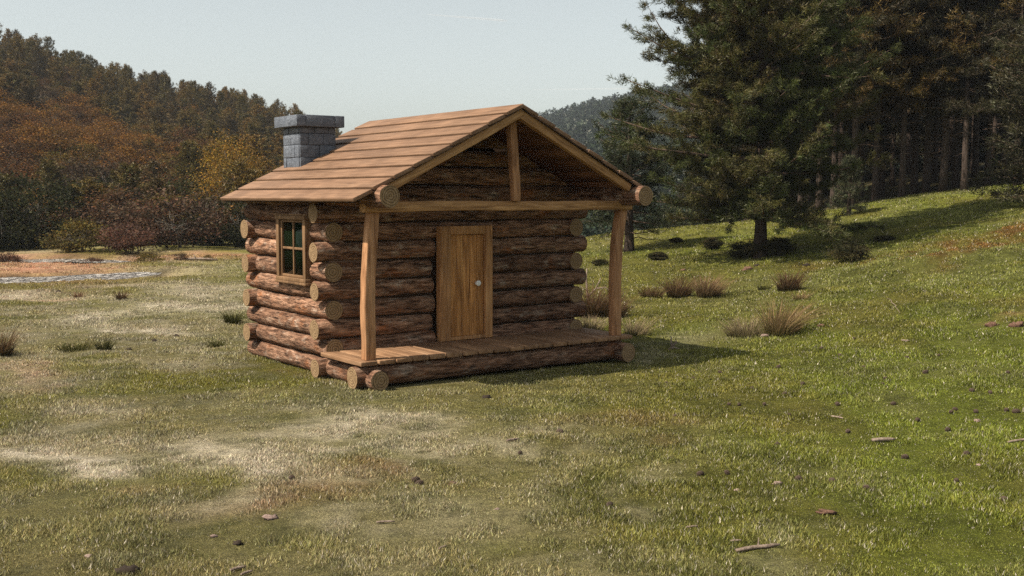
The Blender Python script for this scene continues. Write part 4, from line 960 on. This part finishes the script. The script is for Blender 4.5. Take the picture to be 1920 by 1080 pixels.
stick(432, 1074, 462, 1066, .011, 'brown twig at the bottom left edge'); stick(452, 1082, 474, 1074, .010, 'pale twig beside the brown one at the bottom edge'); stick(1370, 1018, 1390, 1017, .009, 'small pale twig above the long brown stick'); stick(1690, 640, 1705, 641, .012, 'dark twig on the slope right of the big tussock')
stick(1665, 560, 1690, 588, .006, 'dry grass stalk standing out on the right slope', 'dry_stalk', .02)
def lump(seed, sx, sy, sz, amp):
    r_ = np.random.default_rng(seed); m = MB(); nu, nv = 12, 8; u = np.arange(nu) * 2 * np.pi / nu; v = np.linspace(.02, np.pi - .02, nv)
    U, Vv = np.meshgrid(u, v); k = 1 + amp * (r_.random(U.shape) - .5); k[0] = k[0, 0]; k[-1] = k[-1, 0]
    X = np.c_[(np.cos(U) * np.sin(Vv) * sx * k).ravel(), (np.sin(U) * np.sin(Vv) * sy * k).ravel(), (np.cos(Vv) * sz * k).ravel()]
    i = np.arange(nv - 1)[:, None] * nu; j = np.arange(nu)[None, :]; j2 = (j + 1) % nu
    m.add(X, None, np.stack([i + j, i + nu + j, i + nu + j2, i + j2], -1).reshape(-1, 4), 0); return m
MAT['clod'] = m_plain('dark_earth', (.035, .026, .02), .95, .1); MAT['bark_chip'] = m_bark_tree('bark_chip', (.05, .026, .016), (.20, .115, .08)); MAT['pale_stone'] = m_stone('pale_stone', ((.22, .15, .12), (.31, .22, .18), (.42, .32, .27), (.5, .42, .37)), 20)
for i, (px, py, s, mt, nm, lb) in enumerate(((508, 973, .085, 'pebble', 'stone', 'reddish brown stone in the left foreground'), (1458, 909, .072, 'pale_stone', 'stone', 'pinkish pale stone on the right meadow'), (240, 1074, .12, 'clod', 'clod', 'dark lump of earth at the bottom left edge'), (445, 1020, .065, 'clod', 'clod', 'dark lump of earth below the reddish stone'),
    (401, 1007, .045, 'pebble', 'stone', 'small brown stone left of the dark lump'), (1832, 790, .06, 'pale_stone', 'stone', 'whitish stone among pine cones at the right'), (1382, 920, .04, 'pale_stone', 'stone', 'small cream stone left of the pinkish one'), (932, 955, .035, 'pale_stone', 'stone', 'small pale stone in the centre foreground'), (1836, 873, .045, 'pale_stone', 'stone', 'small pink stone at the far right'), (166, 1044, .045, 'pale_stone', 'stone', 'small pale stone in the left corner'),
    (849, 908, .085, 'bark_chip', 'bark_piece', 'reddish piece of bark in front of the porch'), (1550, 962, .115, 'bark_chip', 'bark_piece', 'curled brown piece of bark right of centre'), (1432, 632, .12, 'pebble', 'stone', 'pink stone at the foot of the big rush tussock'), (912, 746, .09, 'clod', 'clod', 'dark lump of earth just in front of the porch log'), (1860, 611, .16, 'bark_chip', 'clod', 'reddish clod of turf on the right slope'), (1905, 613, .2, 'bark_chip', 'clod', 'long reddish clod at the right border'),
    (332, 631, .10, 'clod', 'clod', 'flat dark clod on the frosty meadow left of the cabin'), (290, 640, .09, 'clod', 'clod', 'small dark clod left of the flat one'), (240, 657, .10, 'clod', 'clod', 'flat dark clod on the left meadow by the green tuft'), (798, 637 + 130, .05, 'clod', 'clod', 'small dark clod in front of the porch log'), (1280, 508, .14, 'bark_chip', 'clod', 'reddish turf clod on the slope below the pine'), (1402, 506, .22, 'bark_chip', 'clod', 'long reddish turf clod left below the large pine'), (1420, 499, .14, 'clod', 'clod', 'dark turf clod left below the large pine'), (1513, 499, .18, 'clod', 'clod', 'dark turf clod right below the large pine'), (110, 548, .12, 'clod', 'clod', 'dark clod beside the straw tuft at the far left'), (1540, 612, .10, 'bark_chip', 'clod', 'small reddish clod right of the tallest tussock'))):
    s *= .68
    o = lump(900 + i, s, s * .7, s * (.5 if nm != 'bark_piece' else .28), .8).build(nm, MAT[mt], None, False); g_ = gp(px, py); o.location = (g_[0], g_[1], g_[2] + s * .12); o.rotation_euler = (rng.normal(0, .15), rng.normal(0, .15), rng.uniform(-.5, .5)); tag(o, lb, nm.replace('_', ' '))
# pine cones
m = MB(); nu, nv = 10, 9
for k in range(nv):
    t = k / (nv - 1); zc = -.034 + .068 * t; rc = .004 + .022 * math.sin(math.pi * (t * .85 + .08)) ** .7
    for j in range(nu):
        a = (j + .5 * (k % 2)) * 6.283 / nu; d = np.array((math.cos(a), math.sin(a), 0)); s_ = np.array((-d[1], d[0], 0)) * rc * .36; c = np.array((0, 0, zc))
        m.add([c + d * rc * .4 - s_, c + d * rc * .4 + s_, c + d * rc * 1.15 + s_ * .6 + (0, 0, .006), c + d * rc * 1.15 - s_ * .6 + (0, 0, .006), c + d * rc * 1.05 + (0, 0, -.008)], [(0, 4, 1), (1, 4, 2), (3, 4, 0), (2, 4, 3)], [(0, 1, 2, 3)])
m.tube([(0, 0, -.036), (0, 0, 0), (0, 0, .034)], (.006, .016, .004), 8)
cone0 = m.build('pine_cone', MAT['cone'])
for i, (px, py) in enumerate(((1367, 760), (1386, 761), (1433, 760), (1471, 741), (1570, 760), (1675, 759), (1457, 836), (1363, 889), (1497, 901), (1793, 904), (1882, 940), (1857, 738), (1887, 771), (1905, 774), (1830, 774), (1791, 770), (1783, 775), (1777, 808), (1812, 854), (1313, 891), (1625, 919), (1180, 736), (1266, 783), (975, 852), (786, 910), (779, 903), (1143, 950), (1410, 640 + 90), (1505, 722), (1620, 690), (1660, 712), (1735, 700), (1575, 668), (1540, 655), (1700, 672), (1460, 690), (1350, 700), (1760, 668), (1822, 734), (1890, 700), (1602, 636), (1655, 722), (1250, 720), (1300, 712), (547, 900), (1050, 812), (1480, 780), (1720, 790), (1590, 812), (1560, 905), (1697, 860))):
    o = cone0 if i == 0 else cone0.copy()
    if i: COL.objects.link(o)
    g_ = gp(px, py); s = rng.uniform(.75, 1.15); o.location = (g_[0], g_[1], g_[2] + .018); o.scale = (s,) * 3; o.rotation_euler = (R(90) + rng.normal(0, .2), rng.normal(0, .2), rng.uniform(0, 6.28)); tag(o, 'brown pine cone lying in the short grass of the meadow', 'pine cone', 'pine cones in the grass')

# ------------------------------------------------------------------ air and vapour trails
def m_haze(d):
    b = NB('haze_air'); v = b.n('VolumePrincipled', {'Color': (.80, .88, 1.0, 1), 'Density': d, 'Anisotropy': .1}); b.t.links.new(v.outputs[0], b.out.inputs['Volume']); return b.m
HAZE = .00022
if HAZE:
    m = MB(); m.box(-960, 960, -180, 1180, -9.0, 130); tag(m.build('haze', m_haze(HAZE)), 'thin bluish air over the valley', 'haze', kind='stuff')
b = NB('vapour'); MAT['vapour'] = b.done(b.n('MixShader', {0: .2, 1: b.n('BsdfTransparent'), 2: b.n('MixShader', {0: .5, 1: b.n('BsdfDiffuse', {'Color': (.98, .98, .98, 1)}), 2: b.n('BsdfTranslucent', {'Color': (.98, .98, .98, 1)})})}))
for (p0, p1, rad, lb) in (((800, 27, 5000), (952, 39, 5000), 5.0, 'short white vapour trail high above the cabin'), ((1000, 168, 5200), (1180, 166, 5200), 3.0, 'faint long vapour trail low in the sky above the distant hill')):
    a, c_ = wpt(*p0), wpt(*p1); t = np.linspace(0, 1, 14); P = a + (c_ - a) * t[:, None]; P -= a
    m = MB(); m.tube(P, rad * (.15 + .85 * t ** .6) * np.where(t > .97, .3, 1), 8); o = m.build('vapour_trail', MAT['vapour'], None, True); o.location = a; tag(o, lb, 'vapour trail')
